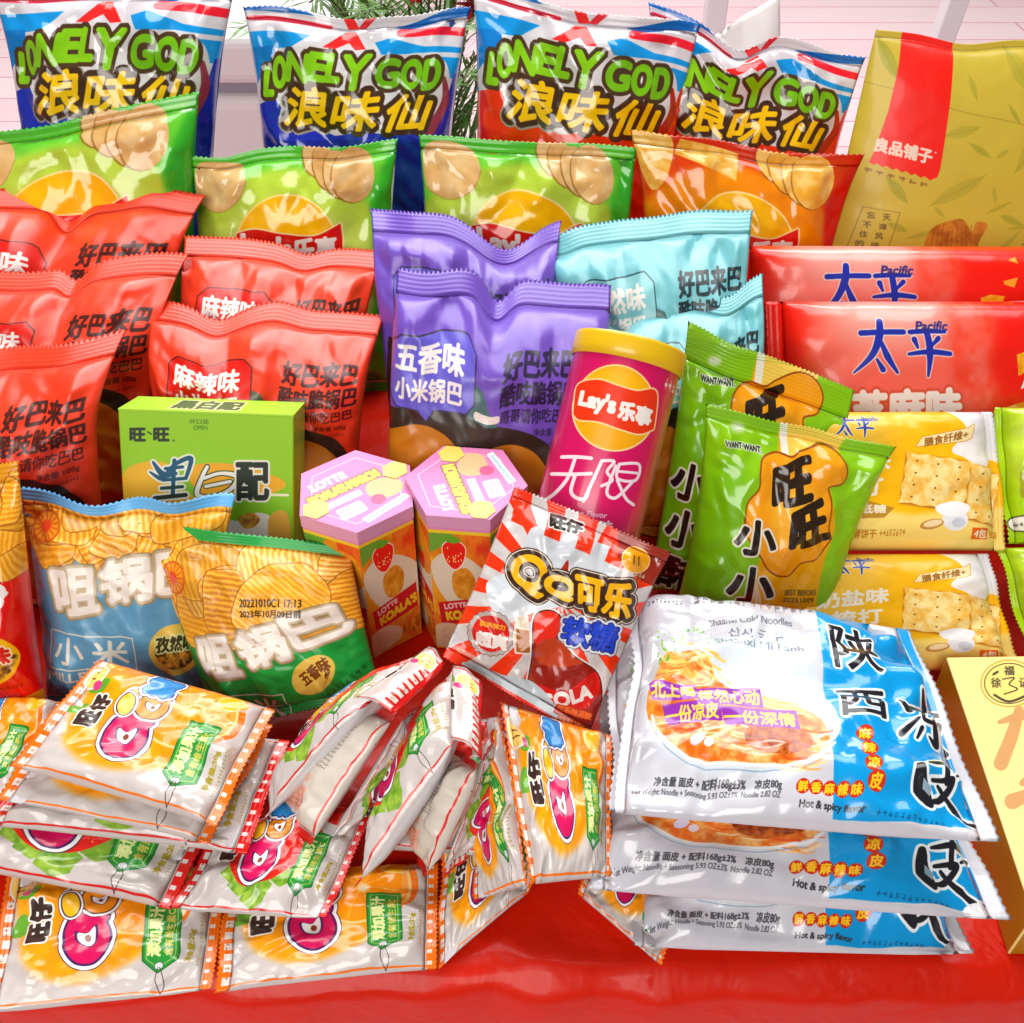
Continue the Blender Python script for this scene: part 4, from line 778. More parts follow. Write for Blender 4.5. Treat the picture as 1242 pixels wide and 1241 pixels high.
# ------------------------------------------------------------------ the place: table, cloth, floor and what stands behind
def floor_mat():
    m, nt, p = nodes('pink_planks'); tc = nt.nodes.new('ShaderNodeTexCoord'); mp = nt.nodes.new('ShaderNodeMapping'); nt.links.new(tc.outputs['Object'], mp.inputs[0])
    br = nt.nodes.new('ShaderNodeTexBrick'); br.inputs['Scale'].default_value = 1; br.inputs['Brick Width'].default_value = 1.9; br.inputs['Row Height'].default_value = .19; br.inputs['Mortar Size'].default_value = .006; br.inputs['Mortar Smooth'].default_value = .6
    br.inputs['Color1'].default_value = lin('f2d0d6'); br.inputs['Color2'].default_value = lin('f5dce0'); br.inputs['Mortar'].default_value = lin('dba2ae'); nt.links.new(mp.outputs[0], br.inputs['Vector'])
    ns = nt.nodes.new('ShaderNodeTexNoise'); mp2 = nt.nodes.new('ShaderNodeMapping'); mp2.inputs['Scale'].default_value = (2, 40, 1); nt.links.new(tc.outputs['Object'], mp2.inputs[0]); nt.links.new(mp2.outputs[0], ns.inputs['Vector']); ns.inputs['Scale'].default_value = 1.2; ns.inputs['Detail'].default_value = 5
    mx = nt.nodes.new('ShaderNodeMix'); mx.data_type = 'RGBA'; mx.blend_type = 'MULTIPLY'; mx.inputs[0].default_value = .15
    nt.links.new(br.outputs[0], mx.inputs[6]); nt.links.new(ns.outputs['Fac'], mx.inputs[7]); nt.links.new(mx.outputs[2], p.inputs['Base Color']); setp(p, Roughness=.45); return m
o = meshobj('floor', [(-6, -2, -.75), (6, -2, -.75), (6, 9, -.75), (-6, 9, -.75)], [(0, 1, 2, 3)], mats=[floor_mat()]); o['kind'] = 'structure'

def boxmesh(name, lo, hi, mat, parent=None, bev=.004, seg=2, loc=(0, 0, 0)):
    bm = bmesh.new(); bmesh.ops.create_cube(bm, size=1)
    for v in bm.verts: v.co = Vector([lo[i] + (v.co[i] + .5) * (hi[i] - lo[i]) for i in range(3)]) - Vector(loc)
    if bev: bmesh.ops.bevel(bm, geom=list(bm.edges), offset=bev, segments=seg, affect='EDGES', profile=.5)
    me = bpy.data.meshes.new(name); bm.to_mesh(me); bm.free(); me.materials.append(mat)
    o = bpy.data.objects.new(name, me); COL.objects.link(o); o.parent = parent; return o

YF, YB = .2327, .955
white = plain('white_paint', 'dcd9dd', .35); grey = plain('grey_trim', '8e93a0', .4)
# table (hidden under its cloth)
t = empty('table', (0, .6, -.75)); tag(t, 'table under the red plastic cloth that carries all the snacks', 'table')
boxmesh('tabletop', (-1.0, YF + .012, -.03), (1.0, YB - .012, -.004), plain('table_wood', '8a5a3a', .5), t, loc=(0, .6, -.75))
for sx in (-.93, .93):
    for sy in (YF + .06, YB - .06): boxmesh('leg', (sx - .025, sy - .025, -.748), (sx + .025, sy + .025, -.031), white, t, loc=(0, .6, -.75))
# cloth: top, rounded edges, hanging front and back
def cloth():
    r = .012; prof = []
    for z in np.linspace(-.42, -r, 14): prof.append((YF, z))
    for a in np.linspace(0, 90, 6)[1:]: prof.append((YF + r - r * math.cos(R(a)), -r + r * math.sin(R(a))))
    for y in np.linspace(YF + r, YB - r, 150)[1:]: prof.append((y, 0))
    for a in np.linspace(0, 90, 6)[1:]: prof.append((YB - r + r * math.sin(R(a)), -r + r * math.cos(R(a))))
    for z in np.linspace(-r, -.42, 8)[1:]: prof.append((YB, z))
    prof = np.array(prof); xs = np.linspace(-1.02, 1.02, 380); n, m = len(prof), len(xs)
    V = np.zeros((n, m, 3)); V[..., 0] = xs[None]; V[..., 1] = prof[:, :1]; V[..., 2] = prof[:, 1:]
    X, Y = V[..., 0], V[..., 1]
    s = np.cumsum(np.r_[0, np.hypot(*np.diff(prof, axis=0).T)])[:, None] * np.ones((1, m))
    rel = .0016 * (facets(X * 1.3, s * 5.5, 9, 3) + 1) + .0009 * (facets(X * 2.0, s * 2.0, 23, 8) + 1) + .0012 * np.exp(-((s - .42) / .03) ** 2) * np.sin(X * 70 + 3 * np.sin(X * 13))
    on = (V[..., 2] > -.001) ; V[..., 2] += np.where(on, rel - .0005, 0) * np.where(on, 1, 0)
    hang = (V[..., 1] < YF + .013); V[..., 1] -= np.where(hang, .010 * (np.sin(X * 21 + 2 * np.sin(X * 7)) + 1) * np.clip(-V[..., 2] / .42, 0, 1) + rel * 1.6 * np.clip((-V[..., 2]) / .01, 0, 1), 0)
    I = np.arange(n * m).reshape(n, m); f = np.stack([I[:-1, :-1], I[:-1, 1:], I[1:, 1:], I[1:, :-1]], -1).reshape(-1, 4)
    mt, nt, p = nodes('red_plastic_cloth'); setp(p, Base_Color=lin('d01c02'), Roughness=.4, Coat_Weight=.12, Coat_Roughness=.04, Specular_IOR_Level=.2); crinkle(nt, p, 26, .6, .006, fine=.5)
    o = meshobj('tablecloth', V.reshape(-1, 3), f, mats=[mt]); tag(o, 'shiny red plastic tablecloth creased under the snacks', 'tablecloth')
cloth()

# things standing beyond the table
cx0, cx1 = aty((120, 100), 1.9)[0], aty((430, 100), 1.9)[0]; ctop = aty((300, 42), 1.9)[2]
b = empty('storage_cabinet', (-.78, 2.05, -.75)); tag(b, 'white cabinet with a dark groove beyond the gap between two blue bags', 'cabinet')
boxmesh('cabinet_body', (cx0, 1.9, -.749), (cx1, 2.5, ctop - .10), white, b, .03, 4, loc=(-.78, 2.05, -.75)); boxmesh('cabinet_top', (cx0, 1.89, ctop - .085), (cx1, 2.52, ctop), white, b, .02, 4, loc=(-.78, 2.05, -.75)); boxmesh('groove', (cx0 + .02, 1.91, ctop - .102), (cx1 - .02, 2.48, ctop - .083), grey, b, 0, loc=(-.78, 2.05, -.75))
o = boxmesh('carton', (-.62, 1.58, -.749), (-.40, 1.78, -.56), plain('red_card', 'b83a34', .5), None, .004); tag(o, 'small red carton on the floor in front of the white cabinet', 'carton')
def post(x, y, top, tilt, label):
    d = aty((x, y), 3.2); o = boxmesh('post', (-.03, -.03, 0), (.03, .03, top), white, None, .006); o.location = (d[0], 3.2, -.749); o.rotation_euler = (0, tilt, 0); tag(o, label, 'post', 'white posts standing on the floor')
post(1128, 62, .95, .10, 'white post on the floor right of the tilted kraft pouch top'); post(868, 10, .95, .0, 'white post behind the crumpled white bag')
# white paper bag behind the back row
pb = aty((905, 60), 1.25)
wp = plain('white_paper', 'e2dedd', .6, crk=.3, scale=30)
def crumpled_bag():
    u, v = np.meshgrid(np.linspace(0, 1, 31), np.linspace(0, 1, 41)); q = [aty((838, 60), 1.22), aty((946, -6), 1.22), aty((950, 330), 1.1), aty((840, 330), 1.1)]
    P = (q[0] * (1 - u[..., None]) + q[1] * u[..., None]) * (1 - v[..., None]) + (q[3] * (1 - u[..., None]) + q[2] * u[..., None]) * v[..., None]
    z0 = P[..., 2].min(); P[..., 2] += 0
    nn = nrm(np.cross(q[3] - q[0], q[1] - q[0])); nn = nn if np.dot(nn, CAM - q[0]) > 0 else -nn
    t = .03 * np.clip(np.sin(math.pi * u), 0, 1) ** .6 * np.clip(v * 3, 0, 1) + .008 * facets(u, v, 5, 4) * np.clip(np.sin(math.pi * u) * 3, 0, 1)
    V, Fc, UV, mi = sheet(P, nn, t + .001, t + .001, 30, 40, np.stack([u, v], -1)); return V, Fc
V, Fc = crumpled_bag(); o = meshobj('paper_bag', V, Fc, mats=[wp]); tag(o, 'crumpled white paper bag peeking out behind the rightmost blue corn bag', 'paper bag')
# stand for the paper bag and plant: a low bench just beyond the table
o = boxmesh('bench', (-.05, 1.02, -.749), (.62, 1.32, V[:, 2].min() - .002), white, None, .01); tag(o, 'low white bench behind the table that carries the paper bag', 'bench')

def plant():
    base = aty((520, 60), 1.42); cx, cy = base[0] - .02, 1.42
    root = empty('palm_plant', (cx, cy, -.75)); tag(root, 'feathery green palm with red flowers behind the two middle blue bags', 'plant')
    loc = (cx, cy, -.75); rs = random.Random(3)
    leafm = plain('palm_leaf', '5f8a3a', .45, var=.35, scale=12); pot = plain('clay_pot', '9a5a40', .6); redm = plain('red_petal', 'c02a34', .5, var=.2, scale=40); stemm = plain('palm_stem', '4a5a2a', .6)
    k = 20; t = np.linspace(0, 2 * math.pi, k + 1)[:-1]; V = []; Fc = []
    for r, z in ((.09, -.75), (.13, -.45), (.14, -.44), (.125, -.44), (.12, -.47), (.001, -.47)):
        V += [(cx + r * math.cos(a), cy + r * math.sin(a), z) for a in t]
    for j in range(5):
        for i in range(k): Fc.append((j * k + i, j * k + (i + 1) % k, (j + 1) * k + (i + 1) % k, (j + 1) * k + i))
    meshobj('pot', V, Fc, mats=[pot], parent=root, loc=loc)
    LV, LF, SV, SF = [], [], [], []
    for i in range(44):
        az = rs.uniform(0, 6.283); reach = rs.uniform(.08, .22); hgt = rs.uniform(.74, 1.12); p0 = np.array([cx, cy, -.48])
        pts = [p0 + np.array([math.cos(az) * reach * s ** 1.4, math.sin(az) * reach * s ** 1.4, hgt * (s - .38 * s ** 3)]) for s in np.linspace(0, 1, 22)]
        for a, b_ in zip(pts[:-1], pts[1:]):
            n0 = len(SV); w = .0022
            for p in (a, b_): SV += [p + np.array([w, 0, 0]), p + np.array([-w * .5, w, 0]), p + np.array([-w * .5, -w, 0])]
            for j in range(3): SF.append((n0 + j, n0 + (j + 1) % 3, n0 + 3 + (j + 1) % 3, n0 + 3 + j))
        for s in range(5, 22):
            d = nrm(pts[min(s, 21)] - pts[s - 1]); side = nrm(np.cross(d, [0, 0, 1]))
            for sg in (-1, 1):
                for sub in (0, .5):
                    L = rs.uniform(.06, .10) * (1 - .5 * (s / 22)); e = nrm(d * .75 + sg * side * .8 + np.array([0, 0, rs.uniform(-.2, .15)])); p = pts[s - 1] + (pts[s] - pts[s - 1]) * sub if s < 22 else pts[s - 1]; n0 = len(LV); wv = nrm(np.cross(e, [rs.uniform(-.3, .3), rs.uniform(-.3, .3), 1])) * .0024
                    LV += [p, p + e * L * .5 + wv, p + e * L, p + e * L * .5 - wv]; LF.append((n0, n0 + 1, n0 + 2, n0 + 3))
    meshobj('fronds', LV, LF, mats=[leafm], parent=root, loc=loc, smooth=False); meshobj('stem', SV, SF, mats=[stemm], parent=root, loc=loc)
    f0 = aty((575, 12), 1.40)
    for i in range(5):
        PV, PF = [], []; c = f0 + np.array([rs.uniform(-.07, .06), rs.uniform(-.03, .03), rs.uniform(-.03, .05)])
        for j in range(40):
            a, e = rs.uniform(0, 6.28), rs.uniform(-1, 1.3); d = np.array([math.cos(a) * math.cos(e), math.sin(a) * math.cos(e), math.sin(e)]); s = nrm(np.cross(d, [.3, .2, 1])) * .006; L = rs.uniform(.018, .034); n0 = len(PV)
            PV += [c, c + d * L * .6 + s, c + d * L, c + d * L * .6 - s]; PF.append((n0, n0 + 1, n0 + 2, n0 + 3))
        meshobj('flower', PV, PF, mats=[redm], parent=root, loc=loc, smooth=False)
plant()

# ------------------------------------------------------------------ film materials from the prints
FM = {}
def F_(key, art, **k): FM[key] = film(art, **k)
F_('cornblue', art_corn('corn_bag_blue_print', '2433a8', '1a2a8c', '8a3a4a'), rough=.16, coat=.6, crk=.35, ridges=60)
F_('cornred', art_corn('corn_bag_red_print', 'd6380f', 'cf2a0e', 'a02a18'), rough=.16, coat=.6, crk=.35, ridges=60)
F_('limecrisp', art_crisps('lime_crisps_print', '6cc23c', 'b2cc4a', 'c4d46a', '3aa62e', 'e0c08c', 'cfa468'), rough=.18, coat=.5, crk=.3, ridges=50)
F_('orangecrisp', art_crisps('orange_crisps_print', 'c8420f', 'e0860c', 'e8981a', 'bf2412', 'eec878', 'dca03c', 1), rough=.18, coat=.5, crk=.3, ridges=50)
F_('pouch', art_pouch(), rough=.42, coat=.15, crk=.12)
F_('ricered', art_rice('rice_bag_red_print', 'e04326', 'c81c0e', '45160e', '5a1c14', '麻辣味'), rough=.4, coat=.4, crk=.2, ridges=90, crough=.28)
F_('ricepurple', art_rice('rice_bag_purple_print', '7355b4', '6a62c4', '2a2040', '33284a', '五香味'), rough=.4, coat=.4, crk=.2, ridges=90, crough=.28)
F_('ricepurple2', art_rice('rice_bag_purple_wide_print', '7355b4', '6a62c4', '2a2040', '33284a', '五香味', dx=-11), rough=.4, coat=.4, crk=.2, ridges=90, crough=.28)
F_('riceteal', art_rice('rice_bag_teal_print', '78b8c0', '8cc2c8', '1c2e36', '1f4a52', '孜然味'), rough=.4, coat=.4, crk=.2, ridges=90, crough=.28)
F_('crackred', art_cracker_red(), rough=.28, coat=.3, crk=.2, ridges=60, ridge_axis='X')
F_('crackyellow', art_cracker_yellow(), rough=.3, coat=.2, crk=.2, ridges=60, ridge_axis='X')
F_('lime', art_lime(), rough=.2, coat=.5, crk=.2, ridges=60, ridge_axis='X')
F_('milletblue', art_millet_blue(), rough=.36, coat=.18, crk=.3, ridges=60)
F_('milletgreen', art_millet_green(), rough=.36, coat=.18, crk=.3, ridges=60)
F_('orig', art_orig(), rough=.22, coat=.5, crk=.3, ridges=60)
F_('crunch', art_crunch('crunch_bag_print'), rough=.2, coat=.5, crk=.25, ridges=70)
F_('crunch2', art_crunch('crunch_bag_rear_print', False), rough=.2, coat=.5, crk=.25, ridges=70)
F_('noodle', art_noodle(), rough=.2, coat=.6, crk=.3, ridges=0)
F_('orange', art_gummy('orange_gummy_print', 'orange'), rough=.24, coat=.5, crk=.25, ridges=60)
F_('straw', art_gummy('strawberry_gummy_print', 'straw'), rough=.24, coat=.5, crk=.25, ridges=60)
F_('back', art_gummy_back(), rough=.3, coat=.4, crk=.3, ridges=60)
F_('cola', art_cola(), rough=.24, coat=.5, crk=.25, ridges=60)
bcol = {'corn': plain('corn_bag_back', '2a4a9a', .25), 'green': plain('crisp_bag_back', '4aa038', .25), 'orange': plain('orange_bag_back', 'c04a12', .25), 'kraft': plain('pouch_back', 'b3a038', .45),
        'red': plain('rice_red_back', 'c8281a', .4), 'purple': plain('rice_purple_back', '6448a4', .4), 'teal': plain('rice_teal_back', '55aab8', .4), 'cred': plain('cracker_red_back', 'c8200f', .25), 'cyel': plain('cracker_yellow_back', 'c8920e', .25),
        'lime': plain('lime_back', '8ab01c', .25), 'mblue': plain('millet_blue_back', '5f8ca4', .3), 'mgreen': plain('millet_green_back', '157a30', .3), 'white': plain('white_film_back', 'd2cfd2', .25, coat=.4, crk=.3)}

# ------------------------------------------------------------------ the packs, back row first
G1 = 'foil bags of corn snacks along the back'
def corn(q, mk, label, seed, **k):
    pack('corn_snack_bag', label, 'snack bag', G1, stand(q, 18, **k.pop('st', {})), FM[mk], T=.030, seal=(.035, .05), waist=.11, seed=seed, crum=3.0, back=bcol['corn'], wave=.004, **k)
corn([(-8, -14), (284, -16), (262, 392), (40, 392)], 'cornblue', 'blue foil corn snack bag at the far left, above the slanted lime bag', 11)
corn([(295, 10), (571, 8), (545, 390), (318, 390)], 'cornblue', 'blue foil corn snack bag whose top sags, left of the palm fronds', 12, dips=[(.5, .22, .035)])
corn([(572, -22), (850, 36), (800, 397), (555, 397)], 'cornred', 'tilted corn snack bag with an orange bottom, right of the palm', 13, dips=[(.45, .2, .02)])
corn([(786, 2), (1052, 68), (985, 384), (770, 384)], 'cornred', 'crumpled orange-bottomed corn snack bag next to the kraft pouch', 14, dips=[(.42, .12, .07)], st=dict(yaw=-6))
G2 = 'lime bags of potato crisps in the second row'
def crisps(q, mk, label, seed, grp=G2, **k):
    pack('crisps_bag', label, 'crisps bag', grp, stand(q, 14, **k.pop('st', {})), FM[mk], T=.028, seal=(.045, .05), waist=.04, seed=seed, crum=2.0, back=bcol['green' if mk == 'limecrisp' else 'orange'], wave=.003, **k)
crisps([(-62, 168), (240, 112), (242, 474), (-30, 484)], 'limecrisp', 'lime crisps bag with a slanted top edge at the far left', 21)
crisps([(233, 187), (482, 168), (472, 478), (242, 478)], 'limecrisp', 'lime crisps bag standing between the slanted lime bag and the purple bags', 22, dips=[(.15, .12, .02)])
crisps([(508, 164), (772, 180), (757, 482), (518, 482)], 'limecrisp', 'lime crisps bag behind the top purple bag, next to the orange one', 23)
crisps([(764, 158), (1048, 186), (985, 484), (778, 484)], 'orangecrisp', 'orange crisps bag with a sharp pointed right corner', 24, grp=None, waist_=0) if False else pack('crisps_bag', 'orange crisps bag with a sharp pointed right corner', 'crisps bag', None, stand([(764, 158), (1048, 186), (985, 484), (778, 484)], 14), FM['orangecrisp'], T=.028, seal=(.045, .05), waist=.12, seed=24, crum=2.0, back=bcol['orange'], wave=.003)
pack('stand_up_pouch', 'matte yellow-green kraft pouch with a red ribbon tab, standing at the right', 'pouch', None, stand([(1062, 36), (1305, 52), (1310, 440), (975, 418)], 20), FM['pouch'], T=.022, seal=(.02, .03), waist=.0, seed=31, crum=.35, back=bcol['kraft'], teeth=0, pleat=.15, seal_name='heat_seal', wave=.001)

G3 = 'red bags of crispy rice snacks on the left'
def rice(q, mk, label, seed, grp, bk, lean=16, **k):
    pack('rice_crisp_bag', label, 'snack bag', grp, stand(q, lean, **k.pop('st', {})), FM[mk], T=.026, seal=(.062, .06), waist=k.pop('waist', .1), wexp=.5, seed=seed, crum=2.9, back=bcol[bk], wave=.007, pleat=2.1, n=(96, 90), curl=k.pop('curl', (-.045, 0)), **k)
rice([(-112, 236), (232, 250), (205, 540), (-80, 540)], 'ricered', 'rearmost red rice bag at the left, its top pinched in two humps', 41, G3, 'red', dips=[(.51, .06, .09), (.8, .12, -.03)])
rice([(203, 300), (458, 322), (440, 585), (222, 585)], 'ricered', 'red rice bag leaning beneath the middle lime crisps bag', 42, G3, 'red', dips=[(.62, .1, .03)])
rice([(-106, 344), (207, 330), (190, 625), (-85, 625)], 'ricered', 'second red rice bag from the back at the left edge', 43, G3, 'red', dips=[(.56, .05, .05)])
rice([(156, 384), (460, 405), (440, 655), (200, 655)], 'ricered', 'front red rice bag standing right behind the green biscuit box', 44, G3, 'red', dips=[(.3, .1, .05), (.55, .1, -.03)])
rice([(-182, 474), (122, 428), (150, 735), (-150, 735)], 'ricered', 'lowest red rice bag at the left edge, left of the green biscuit box', 45, G3, 'red')
G4 = 'purple bags of crispy rice snacks'
rice([(436, 266), (686, 276), (672, 606), (474, 606)], 'ricepurple', 'rear purple rice bag with a bent up right corner', 46, G4, 'purple', dips=[(.72, .2, .11)])
rice([(474, 342), (750, 374), (705, 705), (462, 705)], 'ricepurple2', 'front purple rice bag standing behind the pink can', 47, G4, 'purple', dips=[(.47, .07, .07), (.3, .12, -.02)], waist=.03)
G5 = 'teal bags of crispy rice snacks'
rice([(656, 292), (928, 266), (890, 606), (690, 606)], 'riceteal', 'rear teal rice bag below the orange crisps bag', 48, G5, 'teal', dips=[(.05, .1, .03)], waist=.12)
rice([(724, 390), (944, 350), (912, 655), (728, 655)], 'riceteal', 'front teal rice bag half hidden by the pink can and green bag', 49, G5, 'teal', dips=[(.75, .15, .05)])

def brick(name, label, grp, q3, mk, bk, T, seed, **k):
    """a block-shaped pack with crimped ends left and right (corners in picture order, v runs left to right)"""
    pack(name, label, k.pop('cat', 'cracker pack'), grp, [q3[3], q3[0], q3[1], q3[2]], FM[mk], T=T, seal=k.pop('seal', (.05, .05)), waist=k.pop('waist', 0), seed=seed, crum=k.pop('crum', .5), back=bcol[bk], rot=1, boxy=k.pop('boxy', 7), power=k.pop('power', .55), n=(56, 88), wave=k.pop('wave', .002), pleat=k.pop('pleat', .6), **k)
brick('cracker_pack', 'rear red sesame cracker pack below the kraft pouch', 'red cracker packs on the right', stand([(888, 298), (1334, 300), (1310, 575), (902, 560)], 26), 'crackred', 'cred', .022, 51)
brick('cracker_pack', 'front red sesame cracker pack resting above the yellow packs', 'red cracker packs on the right', stand([(926, 366), (1376, 366), (1352, 655), (940, 640)], 30), 'crackred', 'cred', .022, 52)
brick('cracker_pack', 'upper yellow salty cracker pack with blue lettering', 'yellow cracker packs on the right', stand([(925, 500), (1203, 500), (1222, 668), (912, 668)], 48, zb=.055), 'crackyellow', 'cyel', .018, 53)
brick('cracker_pack', 'lower yellow salty cracker pack under the first yellow one', 'yellow cracker packs on the right', stand([(922, 672), (1197, 672), (1238, 812), (910, 815)], 55, zb=.012), 'crackyellow', 'cyel', .016, 54)
brick('cracker_pack', 'upper lime cracker pack at the right edge', 'lime cracker packs at the right edge', stand([(1206, 494), (1440, 498), (1450, 664), (1214, 660)], 48, zb=.055), 'lime', 'lime', .016, 55, seal=(.04, .04))
brick('cracker_pack', 'lower lime cracker pack at the right edge', 'lime cracker packs at the right edge', stand([(1208, 664), (1440, 664), (1470, 800), (1248, 800)], 55, zb=.012), 'lime', 'lime', .015, 56, seal=(.04, .04))

# green biscuit box
def quadbox(name, label, cat, group, f, depth, mats, parts):
    """carton: f = front face corners TL TR BR BL, pushed back by depth along the face normal; mats = front, top, side"""
    nn = nrm(np.cross(f[3] - f[0], f[1] - f[0])); nn = nn if np.dot(nn, CAM - f[0]) > 0 else -nn
    bk = [p - nn * depth for p in f]; V = f + bk
    F6 = [(0, 3, 2, 1), (4, 5, 6, 7), (0, 1, 5, 4), (3, 7, 6, 2), (1, 2, 6, 5), (0, 4, 7, 3)]
    U6 = [[(0, 1), (0, 0), (1, 0), (1, 1)], [(.5, .5)] * 4, [(0, 0), (1, 0), (1, 1), (0, 1)], [(.02, .02)] * 4, [(0, 1), (0, 0), (1, 0), (1, 1)], [(1, 1), (0, 1), (0, 0), (1, 0)]]
    base = (f[2] + f[3]) / 2; base = np.array([base[0], base[1], max(0, base[2])]); root = empty(name, base); tag(root, label, cat, group)
    bm = bmesh.new(); vs_ = [bm.verts.new(Vector(v - base)) for v in V]; uvl = bm.loops.layers.uv.new('UVMap')
    for i, (fc, uv) in enumerate(zip(F6, U6)):
        if i == 2 and parts: continue
        g = bm.faces.new([vs_[k] for k in fc]); g.material_index = [0, 2, 1, 2, 2, 2][i]
        for l, c in zip(g.loops, uv): l[uvl].uv = c
    bmesh.ops.recalc_face_normals(bm, faces=bm.faces)
    bmesh.ops.bevel(bm, geom=[e for e in bm.edges if len(e.link_faces) == 2], offset=.0009, segments=2, affect='EDGES', profile=.5)
    me = bpy.data.meshes.new('carton_body'); bm.to_mesh(me); bm.free()
    for m in mats: me.materials.append(m)
    o = bpy.data.objects.new('carton_body', me); COL.objects.link(o); o.parent = root
    if parts:                                                       # the tuck lid: a slightly proud panel closing the top
        a, b_, c, d = V[0], V[1], V[5], V[4]; upv = nrm(np.cross(b_ - a, d - a)); upv = upv if upv[2] > 0 else -upv
        e = .0012; P = [a + upv * e - nn * .0004, b_ + upv * e - nn * .0004, c + upv * e, d + upv * e, a - nn * .0004, b_ - nn * .0004, c, d]
        P = [np.asarray(p) for p in P]; fs = [(0, 1, 2, 3), (4, 5, 1, 0), (5, 6, 2, 1), (6, 7, 3, 2), (7, 4, 0, 3), (7, 6, 5, 4)]
        uv = [(0, 0), (1, 0), (1, 1), (0, 1)] + [(.01, .02), (.99, .02), (.99, .03), (.01, .03)] * 5
        meshobj('tuck_lid', P, fs, uv, [mats[1]], None, root, smooth=False, loc=base)
    return root
def card(art, rough=.5, coat=.08):
    return film(art, rough=rough, coat=coat, crk=.04)[0]
gb = card(art_box_front()); gt = card(art_box_top()); gs = plain('green_card', '9cc43a', .3, coat=.3)
quadbox('biscuit_box', 'light green biscuit carton with brushed lettering, behind the blue millet bag', 'biscuit box', None, stand([(143, 498), (356, 506), (356, 770), (158, 762)], 24), .038, (gb, gt, gs), True)

# left edge, millet bags
pack('potato_chip_bag', 'red chip bag with a yellow round badge, cut by the left edge', 'crisps bag', None, stand([(-165, 598), (24, 558), (66, 905), (-150, 905)], 28), FM['orig'], T=.026, seal=(.06, .05), waist=.06, seed=61, crum=1.7, back=bcol['red'])
G6 = 'millet crisp bags in the middle left'
pack('millet_crisp_bag', 'grey-blue millet crisp bag with a sky-blue crimped top', 'snack bag', G6, stand([(24, 590), (283, 606), (254, 866), (58, 858)], 33), FM['milletblue'], T=.022, seal=(.075, .06), waist=.05, seed=62, crum=1.8, back=bcol['mblue'], dips=[(.36, .16, .06), (.75, .12, .03)], wave=.004)
pack('millet_crisp_bag', 'green millet crisp bag leaning on the blue one', 'snack bag', G6, stand([(168, 634), (424, 660), (464, 846), (262, 880)], 40, zb=.02), FM['milletgreen'], T=.024, seal=(.07, .05), waist=.03, seed=63, crum=2.0, back=bcol['mgreen'], wave=.004, dips=[(.75, .2, -.01)])

# koala biscuit boxes: six-sided cartons with a folded lid
ktop = card(art_koala_top()); kside = [card(art_koala_side(0)), card(art_koala_side(1))]; kpink = plain('pink_card', 'd59abc', .35); kyel = plain('yellow_tab', 'e6d35a', .35)
def hexbox(px, rad, z, rot, label, trot):
    c = atz(px, z); root = empty('biscuit_carton', (c[0], c[1], 0)); tag(root, label, 'biscuit box', 'six-sided biscuit cartons'); loc = (c[0], c[1], 0)
    ang = [R(rot + 60 * k) for k in range(6)]; lo = [np.array([c[0] + rad * .97 * math.cos(a), c[1] + rad * .97 * math.sin(a), .002]) for a in ang]; hi = [np.array([c[0] + rad * .985 * math.cos(a), c[1] + rad * .985 * math.sin(a), z - .002]) for a in ang]
    V = lo + hi; Fc = []; UV = []; mi = []
    for k in range(6):
        j = (k + 1) % 6; Fc.append((k, j, 6 + j, 6 + k)); UV += [(0, 0), (1, 0), (1, 1), (0, 1)]; mi.append(k % 2)
    Fc.append(tuple(range(5, -1, -1))); UV += [(.5, .1)] * 6; mi.append(0)
    meshobj('carton_body', V, Fc, UV, kside, mi, root, smooth=False, loc=loc)
    # lid: top panel with short skirt
    T = [np.array([c[0] + rad * math.cos(a), c[1] + rad * math.sin(a), z]) for a in ang]; B = [p - np.array([0, 0, .009]) for p in T]; V = T + B; Fc = [tuple(range(6))]; UV = [(.5 + .5 * math.cos(a - R(trot)), .5 + .5 * math.sin(a - R(trot))) for a in ang]; mi = [0]
    for k in range(6):
        j = (k + 1) % 6; Fc.append((k, 6 + k, 6 + j, j)); UV += [(.1, .1)] * 4; mi.append(1)
    lid = meshobj('lid', V, Fc, UV, [ktop, kpink], mi, root, smooth=False, loc=loc)
    for a in (trot + 3, trot + 183):                                # two yellow tuck tabs
        m = np.array([c[0] + rad * .74 * math.cos(R(a)), c[1] + rad * .74 * math.sin(R(a)), z + .0003]); P = [m + .0085 * np.array([math.cos(R(a + 60 * k)), math.sin(R(a + 60 * k)), 0]) for k in range(6)]; P += [p + np.array([0, 0, .0003]) for p in P]
        meshobj('tuck_tab', P, [tuple(range(6, 12))] + [(k, (k + 1) % 6, 6 + (k + 1) % 6, 6 + k) for k in range(6)], mats=[kyel], parent=lid, smooth=False, loc=loc)
hexbox((432, 594), 0.0385, .115, 37, 'pink-topped six-sided biscuit carton nearer the green millet bag', 37)
hexbox((565, 584), 0.0375, .120, -6, 'pink-topped six-sided biscuit carton nearer the pink can', 108)

